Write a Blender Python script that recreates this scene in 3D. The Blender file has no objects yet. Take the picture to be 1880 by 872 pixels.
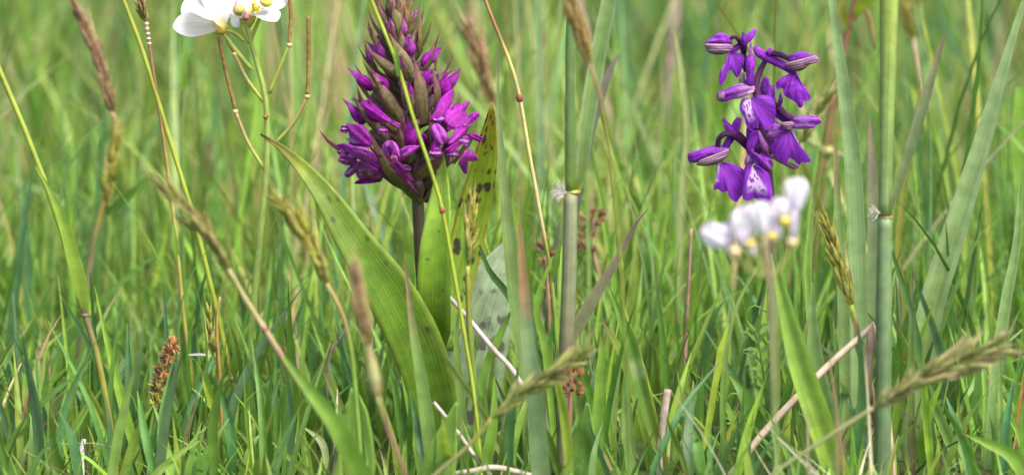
import bpy, math, random
import numpy as np
from mathutils import Vector, Matrix

# ------------------------------------------------------------------ camera, sky, sun, exposure
sc = bpy.context.scene
LENS, DIST, PITCH = 150.0, 1.20, math.radians(10.0)
PW, PH = 1880.0, 872.0
FPX = PW * LENS / 36.0                                   # focal length in photograph pixels
BASE_PY = 866.0                                          # photo row of the soil under the orchids (y = 0)
fwd = Vector((0, math.cos(PITCH), -math.sin(PITCH)))
up = Vector((0, math.sin(PITCH), math.cos(PITCH)))
right = Vector((1, 0, 0))
_d = fwd - up * ((BASE_PY - PH / 2) / FPX)
CAM = -_d * DIST
CAM.x = 0.0
cam = bpy.data.cameras.new('camera')
cam.lens = LENS; cam.sensor_width = 36.0; cam.sensor_fit = 'HORIZONTAL'
cam.clip_start = 0.02; cam.clip_end = 400.0
cam.dof.use_dof = True; cam.dof.focus_distance = DIST - 0.008; cam.dof.aperture_fstop = 10.5
cam.dof.aperture_blades = 9
camo = bpy.data.objects.new('camera', cam); sc.collection.objects.link(camo)
camo.location = CAM; camo.rotation_euler = (math.pi / 2 - PITCH, 0, 0)
sc.camera = camo

SUN_EL, SUN_AZ = math.radians(56), math.radians(140)     # azimuth clockwise from +Y: behind and right of the camera
world = bpy.data.worlds.new('World'); sc.world = world; world.use_nodes = True
wn = world.node_tree; wn.nodes.clear()
sky = wn.nodes.new('ShaderNodeTexSky'); sky.sky_type = 'NISHITA'; sky.sun_disc = False
sky.sun_elevation = SUN_EL; sky.sun_rotation = SUN_AZ; sky.dust_density = 6.0; sky.air_density = 1.0; sky.ozone_density = 1.0
bg = wn.nodes.new('ShaderNodeBackground'); bg.inputs['Strength'].default_value = 0.15
wo = wn.nodes.new('ShaderNodeOutputWorld')
wn.links.new(sky.outputs[0], bg.inputs[0]); wn.links.new(bg.outputs[0], wo.inputs[0])
sun = bpy.data.lights.new('sun', 'SUN'); sun.energy = 1.5; sun.angle = math.radians(22); sun.color = (1.0, 0.96, 0.9)
suno = bpy.data.objects.new('sun', sun); sc.collection.objects.link(suno)
sd = Vector((math.sin(SUN_AZ) * math.cos(SUN_EL), math.cos(SUN_AZ) * math.cos(SUN_EL), math.sin(SUN_EL)))
suno.rotation_euler = sd.to_track_quat('Z', 'Y').to_euler(); suno.location = sd * 5
sc.view_settings.view_transform = 'Standard'; sc.view_settings.look = 'None'
sc.view_settings.exposure = 1.22; sc.view_settings.gamma = 1.0; sc.view_settings.use_curve_mapping = False
sc.cycles.use_denoising = True
sc.cycles.max_bounces = 8; sc.cycles.transparent_max_bounces = 4

rng = random.Random(7)
COL = sc.collection

# ------------------------------------------------------------------ pixel -> place
def W(px, py, Y=0.0):
    """point of the vertical plane y = Y that the photograph shows at (px, py)"""
    d = fwd + right * ((px - PW / 2) / FPX) - up * ((py - PH / 2) / FPX)
    return CAM + d * ((Y - CAM.y) / d.y)
def PX(Y=0.0):
    return (Y - CAM.y) / math.cos(PITCH) / FPX           # metres per photo pixel about that plane
def gz(x, y):
    return 0.0035 * math.sin(17 * x + 3 * y) + 0.0035 * math.sin(11 * y - 7 * x + 1.3) - 0.003

# ------------------------------------------------------------------ materials
def new_mat(name):
    m = bpy.data.materials.new(name); m.use_nodes = True
    nt = m.node_tree; nt.nodes.clear()
    out = nt.nodes.new('ShaderNodeOutputMaterial')
    return m, nt, out
def N(nt, t, **kw):
    n = nt.nodes.new(t)
    for k, v in kw.items():
        if k in n.inputs: n.inputs[k].default_value = v
        else: setattr(n, k, v)
    return n
def math_node(nt, op, a, b=None, c=None):
    n = nt.nodes.new('ShaderNodeMath'); n.operation = op
    for i, v in enumerate((a, b, c)):
        if v is None: continue
        if isinstance(v, (int, float)): n.inputs[i].default_value = v
        else: nt.links.new(v, n.inputs[i])
    return n.outputs[0]
def mixcol(nt, fac, a, b, mode='MIX'):
    n = nt.nodes.new('ShaderNodeMix'); n.data_type = 'RGBA'; n.blend_type = mode
    for s, v in ((n.inputs[0], fac), (n.inputs[6], a), (n.inputs[7], b)):
        if isinstance(v, (int, float)): s.default_value = v
        elif isinstance(v, tuple): s.default_value = (*v, 1)
        else: nt.links.new(v, s)
    return n.outputs[2]
def sstep(nt, x, lo, hi):
    n = nt.nodes.new('ShaderNodeMapRange'); n.interpolation_type = 'SMOOTHSTEP'
    nt.links.new(x, n.inputs[0]); n.inputs[1].default_value = lo; n.inputs[2].default_value = hi
    return n.outputs[0]
def finish(nt, out, col, rough, spec, trans, bump=None, tcol=1.5, subs=0.0, sheen=0.0):
    p = N(nt, 'ShaderNodeBsdfPrincipled', Roughness=rough)
    p.inputs['Specular IOR Level'].default_value = spec
    if sheen:
        p.inputs['Sheen Weight'].default_value = sheen; p.inputs['Sheen Roughness'].default_value = 0.5
    nt.links.new(col, p.inputs['Base Color'])
    if bump is not None: nt.links.new(bump, p.inputs['Normal'])
    if trans > 0:
        t = N(nt, 'ShaderNodeBsdfTranslucent')
        tc = mixcol(nt, 1.0, col, (tcol, tcol, tcol * 0.85), 'MULTIPLY')
        nt.links.new(tc, t.inputs['Color'])
        mx = N(nt, 'ShaderNodeMixShader'); mx.inputs[0].default_value = trans
        nt.links.new(p.outputs[0], mx.inputs[1]); nt.links.new(t.outputs[0], mx.inputs[2])
        nt.links.new(mx.outputs[0], out.inputs['Surface'])
    else:
        nt.links.new(p.outputs[0], out.inputs['Surface'])
def leaf_like(name, rough=0.45, spec=0.4, trans=0.3, veins=26.0, vein_amt=0.28, mott=0.3, bump=0.25, spots=None, sheen=0.0, mscale=220.0, gain=(1.24, 1.29, 1.22)):
    m, nt, out = new_mat(name)
    at = N(nt, 'ShaderNodeAttribute', attribute_name='Col')
    uv = N(nt, 'ShaderNodeUVMap'); sx = N(nt, 'ShaderNodeSeparateXYZ'); nt.links.new(uv.outputs[0], sx.inputs[0])
    cb = N(nt, 'ShaderNodeCombineXYZ')
    nt.links.new(math_node(nt, 'MULTIPLY', sx.outputs[0], veins), cb.inputs[0])
    nt.links.new(math_node(nt, 'MULTIPLY', sx.outputs[1], 1.6), cb.inputs[1])
    oi = N(nt, 'ShaderNodeObjectInfo')
    nt.links.new(math_node(nt, 'MULTIPLY', oi.outputs['Random'], 50.0), cb.inputs[2])
    nz = N(nt, 'ShaderNodeTexNoise', Scale=1.0, Detail=2.0); nt.links.new(cb.outputs[0], nz.inputs['Vector'])
    geo = N(nt, 'ShaderNodeNewGeometry')
    n2 = N(nt, 'ShaderNodeTexNoise', Scale=mscale, Detail=4.0); nt.links.new(geo.outputs['Position'], n2.inputs['Vector'])
    f = math_node(nt, 'MULTIPLY_ADD', sstep(nt, nz.outputs[0], 0.3, 0.7), vein_amt, 1.0 - vein_amt / 2)
    f2 = math_node(nt, 'MULTIPLY_ADD', sstep(nt, n2.outputs[0], 0.3, 0.7), mott, 1.0 - mott / 2)
    ff = math_node(nt, 'MULTIPLY', f, f2)
    cc = N(nt, 'ShaderNodeCombineXYZ')
    for i in range(3): nt.links.new(ff, cc.inputs[i])
    col = mixcol(nt, 1.0, at.outputs[0], cc.outputs[0], 'MULTIPLY')
    col = mixcol(nt, 1.0, col, gain, 'MULTIPLY')
    if spots:
        vo = N(nt, 'ShaderNodeTexVoronoi', Scale=spots[0]); vo.feature = 'F1'
        cv = N(nt, 'ShaderNodeCombineXYZ')
        nt.links.new(math_node(nt, 'MULTIPLY', sx.outputs[0], 1.0), cv.inputs[0])
        nt.links.new(math_node(nt, 'MULTIPLY', sx.outputs[1], spots[1]), cv.inputs[1])
        nt.links.new(math_node(nt, 'MULTIPLY', oi.outputs['Random'], 31.0), cv.inputs[2])
        wob = N(nt, 'ShaderNodeTexNoise', Scale=9.0); nt.links.new(cv.outputs[0], wob.inputs['Vector'])
        nt.links.new(cv.outputs[0], vo.inputs['Vector'])
        d = math_node(nt, 'ADD', vo.outputs['Distance'], math_node(nt, 'MULTIPLY_ADD', wob.outputs[0], 0.55, -0.27))
        sz = N(nt, 'ShaderNodeSeparateColor'); nt.links.new(vo.outputs['Color'], sz.inputs[0])
        th = math_node(nt, 'MULTIPLY', sz.outputs[0], spots[2])
        fac = math_node(nt, 'MULTIPLY', sstep(nt, math_node(nt, 'SUBTRACT', th, d), -0.06, 0.16), spots[3])
        col = mixcol(nt, fac, col, (0.035, 0.022, 0.03))
    bp = None
    if bump:
        b = N(nt, 'ShaderNodeBump', Strength=bump, Distance=0.0006)
        nt.links.new(math_node(nt, 'ADD', nz.outputs[0], math_node(nt, 'MULTIPLY', n2.outputs[0], 0.5)), b.inputs['Height'])
        bp = b.outputs[0]
    finish(nt, out, col, rough, spec, trans, bp, sheen=sheen)
    return m
MAT = {}
MAT['leaf'] = leaf_like('grass_leaf', trans=0.33)
MAT['stem'] = leaf_like('plant_stem', trans=0.0, gain=(1.15, 1.12, 1.08), veins=10, rough=0.5, vein_amt=0.2)
MAT['head'] = leaf_like('seed_head', trans=0.25, gain=(1.5, 1.45, 1.35), veins=8, rough=0.65, spec=0.2, vein_amt=0.5, mott=0.6, mscale=600)
MAT['straw'] = leaf_like('dry_straw', trans=0.1, gain=(1.0, 1.0, 1.0), veins=12, rough=0.7, spec=0.2, vein_amt=0.35, mott=0.5)
MAT['petal'] = leaf_like('purple_petal', trans=0.35, gain=(1.22, 1.2, 1.15), veins=24, rough=0.6, spec=0.15, vein_amt=0.95, mott=0.5, sheen=0.0, bump=0.8, mscale=900)
MAT['white'] = leaf_like('white_petal', trans=0.4, gain=(0.76, 0.76, 0.78), veins=18, rough=0.6, spec=0.15, vein_amt=0.2, mott=0.08)
MAT['bract'] = leaf_like('orchid_bract', trans=0.25, veins=16, rough=0.55, spec=0.3, vein_amt=0.8, mott=0.5, bump=0.6, mscale=700, gain=(1.3, 1.15, 1.35))
MAT['orchid_leaf'] = leaf_like('orchid_leaf', trans=0.25, veins=26, rough=0.45, spec=0.35, vein_amt=0.2, mott=0.35, bump=0.3, gain=(1.15, 1.25, 0.95), spots=(3.4, 7.0, 0.30, 0.6))
MAT['spotted_leaf'] = leaf_like('orchid_leaf_heavy_spots', trans=0.42, veins=14, rough=0.4, spec=0.45, vein_amt=0.25, mott=0.25, bump=0.4, gain=(1.4, 1.35, 1.15), spots=(3.6, 5.5, 0.58, 0.88))
MAT['silvery_leaf'] = leaf_like('orchid_leaf_silvery', trans=0.2, veins=20, rough=0.6, spec=0.25, vein_amt=0.3, mott=0.4, bump=0.5, gain=(0.9, 0.98, 0.9), spots=(3.2, 3.4, 0.68, 0.8))
def lip_mat(name, pale, dark, spot_scale, amt):
    m, nt, out = new_mat(name)
    at = N(nt, 'ShaderNodeAttribute', attribute_name='Col')
    uv = N(nt, 'ShaderNodeUVMap'); sx = N(nt, 'ShaderNodeSeparateXYZ'); nt.links.new(uv.outputs[0], sx.inputs[0])
    u, v = sx.outputs[0], sx.outputs[1]                   # u = 0..1 across, v = 0..1 from the throat to the rim
    au = math_node(nt, 'ABSOLUTE', math_node(nt, 'SUBTRACT', u, 0.5))
    nzw = N(nt, 'ShaderNodeTexNoise', Scale=7.0); nt.links.new(uv.outputs[0], nzw.inputs['Vector'])
    auw = math_node(nt, 'ADD', au, math_node(nt, 'MULTIPLY_ADD', nzw.outputs[0], 0.12, -0.06))
    m1 = math_node(nt, 'SUBTRACT', 1.0, sstep(nt, auw, 0.10, 0.20))
    m2 = math_node(nt, 'SUBTRACT', 1.0, sstep(nt, v, 0.62, 0.85))
    mask = math_node(nt, 'MULTIPLY', math_node(nt, 'MULTIPLY', m1, m2), amt)
    cb = N(nt, 'ShaderNodeCombineXYZ')
    nt.links.new(math_node(nt, 'MULTIPLY', u, 1.7), cb.inputs[0]); nt.links.new(v, cb.inputs[1])
    oi = N(nt, 'ShaderNodeObjectInfo'); nt.links.new(math_node(nt, 'MULTIPLY', oi.outputs['Random'], 20.0), cb.inputs[2])
    vo = N(nt, 'ShaderNodeTexVoronoi', Scale=spot_scale); nt.links.new(cb.outputs[0], vo.inputs['Vector'])
    sp = math_node(nt, 'SUBTRACT', 1.0, sstep(nt, vo.outputs['Distance'], 0.36, 0.5))
    # fine radiating veins on the purple sides
    wv = N(nt, 'ShaderNodeTexNoise', Scale=1.0, Detail=2.0)
    cv = N(nt, 'ShaderNodeCombineXYZ')
    nt.links.new(math_node(nt, 'MULTIPLY', u, 34.0), cv.inputs[0]); nt.links.new(math_node(nt, 'MULTIPLY', v, 1.5), cv.inputs[1])
    nt.links.new(cv.outputs[0], wv.inputs['Vector'])
    vein = math_node(nt, 'MULTIPLY_ADD', sstep(nt, wv.outputs[0], 0.35, 0.65), 0.5, 0.72)
    cc = N(nt, 'ShaderNodeCombineXYZ')
    for i in range(3): nt.links.new(vein, cc.inputs[i])
    base = mixcol(nt, 1.0, at.outputs[0], cc.outputs[0], 'MULTIPLY')
    c1 = mixcol(nt, mask, base, pale)
    c2 = mixcol(nt, math_node(nt, 'MULTIPLY', mask, sp), c1, dark)
    b = N(nt, 'ShaderNodeBump', Strength=0.4, Distance=0.0005); nt.links.new(wv.outputs[0], b.inputs['Height'])
    finish(nt, out, c2, 0.5, 0.25, 0.3, b.outputs[0])
    return m
MAT['lip_pale'] = lip_mat('orchid_lip_pale_spotted', (0.62, 0.45, 0.78), (0.13, 0.01, 0.25), 6.5, 0.92)
MAT['lip_dark'] = lip_mat('orchid_lip_dark_marked', (0.58, 0.27, 0.62), (0.13, 0.004, 0.15), 6.5, 0.85)
def sepal_mat():
    m, nt, out = new_mat('striped_sepal')
    at = N(nt, 'ShaderNodeAttribute', attribute_name='Col')
    uv = N(nt, 'ShaderNodeUVMap'); sx = N(nt, 'ShaderNodeSeparateXYZ'); nt.links.new(uv.outputs[0], sx.inputs[0])
    nz = N(nt, 'ShaderNodeTexNoise', Scale=3.0, Detail=3.0); nt.links.new(uv.outputs[0], nz.inputs['Vector'])
    ph = math_node(nt, 'MULTIPLY_ADD', sx.outputs[0], 34.0, math_node(nt, 'MULTIPLY', nz.outputs[0], 7.0))
    st = sstep(nt, math_node(nt, 'SINE', ph), -0.25, 0.5)
    ends = math_node(nt, 'MULTIPLY', sstep(nt, sx.outputs[1], 0.02, 0.2), math_node(nt, 'SUBTRACT', 1.0, sstep(nt, sx.outputs[1], 0.82, 0.98)))
    c = mixcol(nt, math_node(nt, 'MULTIPLY', math_node(nt, 'MULTIPLY', st, ends), 0.85), at.outputs[0], (0.11, 0.035, 0.085))
    b = N(nt, 'ShaderNodeBump', Strength=0.5, Distance=0.0004); nt.links.new(st, b.inputs['Height'])
    finish(nt, out, c, 0.5, 0.25, 0.2, b.outputs[0])
    return m
MAT['striped'] = sepal_mat()
def soil_mat():
    m, nt, out = new_mat('soil')
    g = N(nt, 'ShaderNodeNewGeometry')
    n = N(nt, 'ShaderNodeTexNoise', Scale=60.0, Detail=6.0); nt.links.new(g.outputs['Position'], n.inputs['Vector'])
    n2 = N(nt, 'ShaderNodeTexNoise', Scale=6.0, Detail=4.0); nt.links.new(g.outputs['Position'], n2.inputs['Vector'])
    c = mixcol(nt, sstep(nt, n.outputs[0], 0.35, 0.65), (0.035, 0.05, 0.015), (0.05, 0.09, 0.02))
    c = mixcol(nt, sstep(nt, n2.outputs[0], 0.45, 0.7), c, (0.06, 0.045, 0.025))
    b = N(nt, 'ShaderNodeBump', Strength=0.8, Distance=0.003); nt.links.new(n.outputs[0], b.inputs['Height'])
    finish(nt, out, c, 0.9, 0.2, 0.0, b.outputs[0])
    return m
MAT['soil'] = soil_mat()

# ------------------------------------------------------------------ colours (linear albedo)
G  = (0.085, 0.175, 0.030); GD = (0.045, 0.110, 0.026); GB = (0.070, 0.150, 0.062); GL = (0.150, 0.260, 0.040)
GY = (0.230, 0.300, 0.030); GP = (0.190, 0.280, 0.110); PU = (0.110, 0.085, 0.075); BR = (0.170, 0.090, 0.045)
ST = (0.420, 0.340, 0.240); RD = (0.210, 0.070, 0.040); OL = (0.190, 0.190, 0.035); CR = (0.500, 0.430, 0.220)
PK = (0.300, 0.170, 0.140); MV = (0.31, 0.021, 0.36); VI = (0.215, 0.028, 0.435)
def lerp3(a, b, t): return tuple(a[i] + (b[i] - a[i]) * t for i in range(3))
def ramp(stops, t):
    """stops: a colour or list of (t, colour)"""
    if not isinstance(stops, list): return stops
    if t <= stops[0][0]: return stops[0][1]
    for (t0, c0), (t1, c1) in zip(stops, stops[1:]):
        if t <= t1: return lerp3(c0, c1, (t - t0) / max(1e-6, t1 - t0))
    return stops[-1][1]

# ------------------------------------------------------------------ mesh building
class MB:
    def __init__(s): s.v = []; s.f = []; s.c = []; s.uv = []
    def grid(s, rows, cols, uvs, close=False):
        """rows: list of lists of points; cols the same of colours"""
        o = len(s.v); n = len(rows[0])
        for r, c, u in zip(rows, cols, uvs):
            s.v += r; s.c += c; s.uv += u
        for i in range(len(rows) - 1):
            for j in range(n if close else n - 1):
                k = (j + 1) % n
                s.f.append((o + i * n + j, o + i * n + k, o + (i + 1) * n + k, o + (i + 1) * n + j))
    def mesh(s, name, origin=Vector((0, 0, 0)), smooth=True):
        me = bpy.data.meshes.new(name)
        me.from_pydata([tuple(Vector(p) - origin) for p in s.v], [], s.f)
        a = me.color_attributes.new('Col', 'FLOAT_COLOR', 'POINT')
        a.data.foreach_set('color', np.array([(*c, 1.0) for c in s.c], dtype=np.float32).ravel())
        ul = me.uv_layers.new(name='UVMap')
        li = np.empty(len(me.loops), dtype=np.int32); me.loops.foreach_get('vertex_index', li)
        ul.data.foreach_set('uv', np.array(s.uv, dtype=np.float32)[li].ravel())
        if smooth: me.polygons.foreach_set('use_smooth', [True] * len(me.polygons))
        me.update()
        return me
    def build(s, name, mat, parent=None, origin=None, smooth=True):
        if origin is None:
            origin = Vector(parent['_o']) if parent is not None and '_o' in parent else Vector((0, 0, 0))
            if parent is None and s.v: origin = Vector(min(s.v, key=lambda p: p[2]))
        o = bpy.data.objects.new(name, s.mesh(name, origin, smooth)); COL.objects.link(o)
        o.data.materials.append(MAT[mat] if isinstance(mat, str) else mat)
        if parent is not None:
            o.parent = parent; o['_o'] = tuple(origin)
        else: o.location = origin
        return o
def thing(name, loc, label, cat, group=None):
    e = bpy.data.objects.new(name, None); COL.objects.link(e); e.location = loc; e.empty_display_size = 0.01
    e['_o'] = tuple(loc); e['label'] = label; e['category'] = cat
    if group: e['group'] = group
    return e
def tag(o, label, cat, group=None):
    o['label'] = label; o['category'] = cat
    if group: o['group'] = group
    return o
def spline(pts, n):
    """Catmull-Rom through pts (Vectors of any size), n samples evenly by chord"""
    P = [Vector(p) for p in pts]
    if len(P) == 2: return [P[0].lerp(P[1], i / (n - 1)) for i in range(n)]
    d = [0.0]
    for a, b in zip(P, P[1:]): d.append(d[-1] + max((b - a).length, 1e-9))
    E = [2 * P[0] - P[1]] + P + [2 * P[-1] - P[-2]]
    out = []
    for i in range(n):
        s = d[-1] * i / (n - 1); k = 0
        while k < len(P) - 2 and s > d[k + 1]: k += 1
        t = (s - d[k]) / (d[k + 1] - d[k])
        p0, p1, p2, p3 = E[k], E[k + 1], E[k + 2], E[k + 3]
        out.append(0.5 * ((2 * p1) + (p2 - p0) * t + (2 * p0 - 5 * p1 + 4 * p2 - p3) * t * t + (3 * p1 - p0 - 3 * p2 + p3) * t ** 3))
    return out
def interp(vals, t):
    """vals: a number, or list spread evenly over 0..1"""
    if not isinstance(vals, (list, tuple)): return vals
    x = t * (len(vals) - 1); i = min(int(x), len(vals) - 2)
    return vals[i] + (vals[i + 1] - vals[i]) * (x - i)
def tangents(path):
    T = []
    for i in range(len(path)):
        a = path[max(0, i - 1)]; b = path[min(len(path) - 1, i + 1)]
        T.append((b - a).normalized())
    return T
def blade(mb, path, width, col, face=Vector((0, -1, 0.2)), turn=0.0, fold=0.25, cols=5, n=14, curl=0.0, wave=0.0, prof=None, edge=None, rnd=None):
    """a leaf along path; fold > 0 lifts the edges towards `face`"""
    P = spline(path, n); T = tangents(P)
    rows, cs, us = [], [], []
    ph = (rnd or rng).random() * 6
    for i, (p, t) in enumerate(zip(P, T)):
        s = i / (n - 1)
        side = t.cross(face)
        if side.length < 1e-4: side = Vector((1, 0, 0))
        side.normalize(); nor = side.cross(t).normalized()
        if nor.dot(face) < 0: nor = -nor
        a = interp(turn, s) if isinstance(turn, (list, tuple)) else turn
        sd_ = side * math.cos(a) + nor * math.sin(a); nr = nor * math.cos(a) - side * math.sin(a)
        w = (prof(s) * width if prof else interp(width, s)) / 2
        r, c, u_ = [], [], []
        for j in range(cols):
            u = -1 + 2 * j / (cols - 1)
            lift = fold * abs(u) ** 1.4 * w + curl * w * (u * u) + wave * w * math.sin(ph + 9 * s + u * 2)
            r.append(p + sd_ * (u * w) + nr * lift)
            cc = ramp(col, s)
            if edge and abs(u) > 0.8: cc = lerp3(cc, edge, 0.6)
            c.append(cc); u_.append(((u + 1) / 2, s))
        rows.append(r); cs.append(c); us.append(u_)
    mb.grid(rows, cs, us)
    return P
def tube(mb, path, rad, col, n=12, sides=8, stripe=None, flat=1.0, cap=True):
    P = spline(path, n); T = tangents(P)
    rows, cs, us = [], [], []
    ref = Vector((0, -1, 0.13)) if abs(T[0].y) < 0.9 else Vector((0, 0, 1))
    for i, (p, t) in enumerate(zip(P, T)):
        s = i / (n - 1)
        a = t.cross(ref).normalized(); b = a.cross(t).normalized()
        rr = interp(rad, s)
        r, c, u_ = [], [], []
        for j in range(sides):
            an = 2 * math.pi * j / sides
            r.append(p + a * (math.cos(an) * rr) + b * (math.sin(an) * rr * flat))
            cc = ramp(col, s)
            if stripe is not None: cc = stripe(s, an, cc, a * math.cos(an) + b * math.sin(an))
            c.append(cc); u_.append((abs(1 - 2 * j / sides), s))
        rows.append(r); cs.append(c); us.append(u_)
    o = len(mb.v); mb.grid(rows, cs, us, close=True)
    if cap:
        mb.f.append(tuple(o + j for j in reversed(range(sides)))); k = o + (n - 1) * sides
        mb.f.append(tuple(k + j for j in range(sides)))
    return P
def ground_path(path3, k=0.5):
    """path3[0] is the lowest point: carry it down into the soil"""
    p, q = path3[0], path3[1]
    h = p.z - gz(p.x, p.y)
    if h < 0.003: return path3
    d = p - q; sl = max(-0.9, min(0.9, d.x / max(1e-5, -d.z))) if d.z < 0 else 0.3 * (1 if d.x > 0 else -1)
    b = Vector((p.x + sl * h * k, p.y, 0)); b.z = gz(b.x, b.y) - 0.004
    m = p.lerp(b, 0.5); m.x += sl * h * k * 0.15
    return [b, m] + path3
def wpath(pts, Y):
    """pixel points, bottom first; a third number shifts that point away from (+) or towards the camera, in mm"""
    return [W(p[0], p[1], Y + (p[2] * 0.001 if len(p) > 2 else 0)) for p in pts]

# ------------------------------------------------------------------ the ground
def build_ground():
    xs = np.concatenate([[-150, -40, -12, -4, -2], np.linspace(-1.2, 1.2, 61), [2, 4, 12, 40, 150]])
    ys = np.concatenate([[-150, -40, -10, -4, -2], np.linspace(-1.3, 3.2, 91), [4, 6, 12, 40, 150]])
    mb = MB(); rows, cs, us = [], [], []
    for y in ys:
        rows.append([Vector((x, y, gz(x, y) if abs(x) < 1.3 and -1.4 < y < 3.3 else -0.003)) for x in xs])
        cs.append([(0.05, 0.06, 0.02)] * len(xs)); us.append([(0.0, 0.0)] * len(xs))
    mb.grid(rows, cs, us)
    o = mb.build('ground', 'soil', origin=Vector((0, 0, 0))); o['kind'] = 'structure'
build_ground()

# ------------------------------------------------------------------ meadow grass that nobody could count
def field(name, label, n, xr, yr, hr, wr, palette, seed, seg=6, fold=True, lean=0.5, droop=0.35, clump=0.6, tipc=0.25, hmap=None, persp=False):
    r = np.random.default_rng(seed)
    # tufts: blades share tuft centres
    nt = max(1, n // 9)
    tx = r.uniform(xr[0], xr[1], nt); ty = yr[0] + (yr[1] - yr[0]) * r.random(nt) ** (1.0 if not persp else 1.25)
    k = r.integers(0, nt, n)
    x = tx[k] + r.normal(0, 0.011, n); y = ty[k] + r.normal(0, 0.011, n)
    if persp:
        x = x * (0.35 + 0.65 * (y - CAM.y) / (yr[1] - CAM.y))
    z = np.array([gz(a, b) for a, b in zip(x, y)]) - 0.003
    hsel = r.beta(2.0, 2.6, n)
    h = hr[0] + (hr[1] - hr[0]) * hsel
    if hmap is not None: h = h * hmap(x, y)
    w = wr[0] + (wr[1] - wr[0]) * r.beta(1.6, 3.0, n)
    ta = r.uniform(0, 2 * np.pi, nt)[k] + r.normal(0, 1.1, n)
    ln = np.abs(r.normal(0, lean, n)); dr = droop * r.random(n) ** 2 * 2
    pal = np.array(palette)
    sel = (np.sin(tx * 9 + 2) + np.sin(ty * 6 + tx * 4) + r.normal(0, 1.4, nt))[k] * clump + r.normal(0, 1.0, n) * (1 - clump * 0.5)
    rank = np.clip((np.argsort(np.argsort(sel)) / n * len(pal)).astype(int), 0, len(pal) - 1)
    jit = r.random(n)
    c0 = pal[rank] * (0.55 + 0.9 * jit[:, None]) * (1 + r.normal(0, 0.07, (n, 3)))
    c0 = np.clip(c0, 0.004, 0.8)
    t = np.linspace(0, 1, seg + 1)
    wt = np.minimum(1.0, 0.55 + 1.5 * t) * (1 - t ** 2.2) + 0.02
    dx, dy = np.cos(ta), np.sin(ta)
    hor = h[:, None] * (ln[:, None] * t * 0.6 + dr[:, None] * t ** 2.5)
    ver = h[:, None] * (t * np.sqrt(np.maximum(0.2, 1 - 0.36 * np.minimum(ln, 1.3)[:, None] ** 2)) - 0.55 * dr[:, None] * t ** 3)
    wob = r.normal(0, 0.02, (n, 1)) * np.sin(t * 5 + r.uniform(0, 6, (n, 1))) * h[:, None]
    cx = x[:, None] + dx[:, None] * hor - dy[:, None] * wob; cy = y[:, None] + dy[:, None] * hor + dx[:, None] * wob
    cz = z[:, None] + ver
    ga = ta + np.pi / 2 + r.normal(0, 0.7, n)
    tw = r.normal(0, 0.8, n)
    ang = ga[:, None] + tw[:, None] * t
    sx_, sy_ = np.cos(ang), np.sin(ang)
    hw = w[:, None] * wt * 0.5
    ncol = 3 if fold else 2
    us = np.array([-1.0, 0.0, 1.0]) if fold else np.array([-1.0, 1.0])
    V = np.empty((n, seg + 1, ncol, 3), dtype=np.float32)
    for j, u in enumerate(us):
        f = 0.35 * abs(u) if fold else 0.0
        V[:, :, j, 0] = cx + u * hw * sx_ - f * hw * sy_
        V[:, :, j, 1] = cy + u * hw * sy_ + f * hw * sx_
        V[:, :, j, 2] = cz
    tip = np.array([0.26, 0.24, 0.07]); tk = (r.random(n) < tipc)[:, None, None] * np.clip((t - 0.8) / 0.2, 0, 1)[None, :, None]
    C = c0[:, None, :] * (1 - tk) + tip * tk
    C = np.repeat(C[:, :, None, :], ncol, axis=2)
    U = np.empty((n, seg + 1, ncol, 2), dtype=np.float32)
    U[..., 0] = (us + 1)[None, None, :] / 2 + jit[:, None, None]; U[..., 1] = t[None, :, None] + jit[:, None, None] * 7
    nvb = (seg + 1) * ncol
    q = []
    for i in range(seg):
        for j in range(ncol - 1):
            a = i * ncol + j; q.append((a, a + 1, a + ncol + 1, a + ncol))
    q = np.array(q, dtype=np.int32)
    F = (q[None] + (np.arange(n, dtype=np.int32) * nvb)[:, None, None]).reshape(-1, 4)
    me = bpy.data.meshes.new(name)
    me.vertices.add(n * nvb); me.vertices.foreach_set('co', V.reshape(-1))
    me.loops.add(F.size); me.loops.foreach_set('vertex_index', F.reshape(-1))
    me.polygons.add(len(F)); me.polygons.foreach_set('loop_start', np.arange(0, F.size, 4, dtype=np.int32))
    me.update(calc_edges=True)
    me.polygons.foreach_set('use_smooth', np.ones(len(F), dtype=bool))
    a = me.color_attributes.new('Col', 'FLOAT_COLOR', 'POINT')
    C4 = np.ones((n * nvb, 4), dtype=np.float32); C4[:, :3] = C.reshape(-1, 3)
    a.data.foreach_set('color', C4.ravel())
    ul = me.uv_layers.new(name='UVMap'); ul.data.foreach_set('uv', U.reshape(-1, 2)[F.reshape(-1)].ravel())
    o = bpy.data.objects.new(name, me); COL.objects.link(o); me.materials.append(MAT['leaf'])
    o['kind'] = 'stuff'; tag(o, label, 'grass')
    return o
PAL = [GD, GB, (0.06, 0.14, 0.04), G, G, (0.10, 0.20, 0.03), GL, GL, (0.19, 0.29, 0.035), (0.30, 0.27, 0.10)]
PALN = [(0.06, 0.13, 0.04), GB, (0.085, 0.165, 0.06), (0.08, 0.16, 0.04), G, (0.10, 0.19, 0.045), (0.11, 0.21, 0.04), (0.14, 0.24, 0.06), GL, (0.17, 0.28, 0.05), (0.20, 0.29, 0.05)]
PALF = [(0.09, 0.17, 0.05), (0.06, 0.14, 0.04), G, (0.10, 0.20, 0.03), GL, (0.17, 0.27, 0.04), (0.20, 0.28, 0.05), (0.24, 0.28, 0.05), (0.30, 0.25, 0.11)]
field('grass', 'dense low green turf around the feet of the orchids', 8000, (-0.46, 0.46), (0.015, 0.36), (0.022, 0.060), (0.0014, 0.0044), PALN, 1, lean=0.48, droop=0.2)
field('grass', 'low green turf in front of the orchids', 3000, (-0.42, 0.42), (-0.16, 0.015), (0.014, 0.038), (0.0013, 0.0040), PALN, 12, lean=0.5, droop=0.2)
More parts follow.
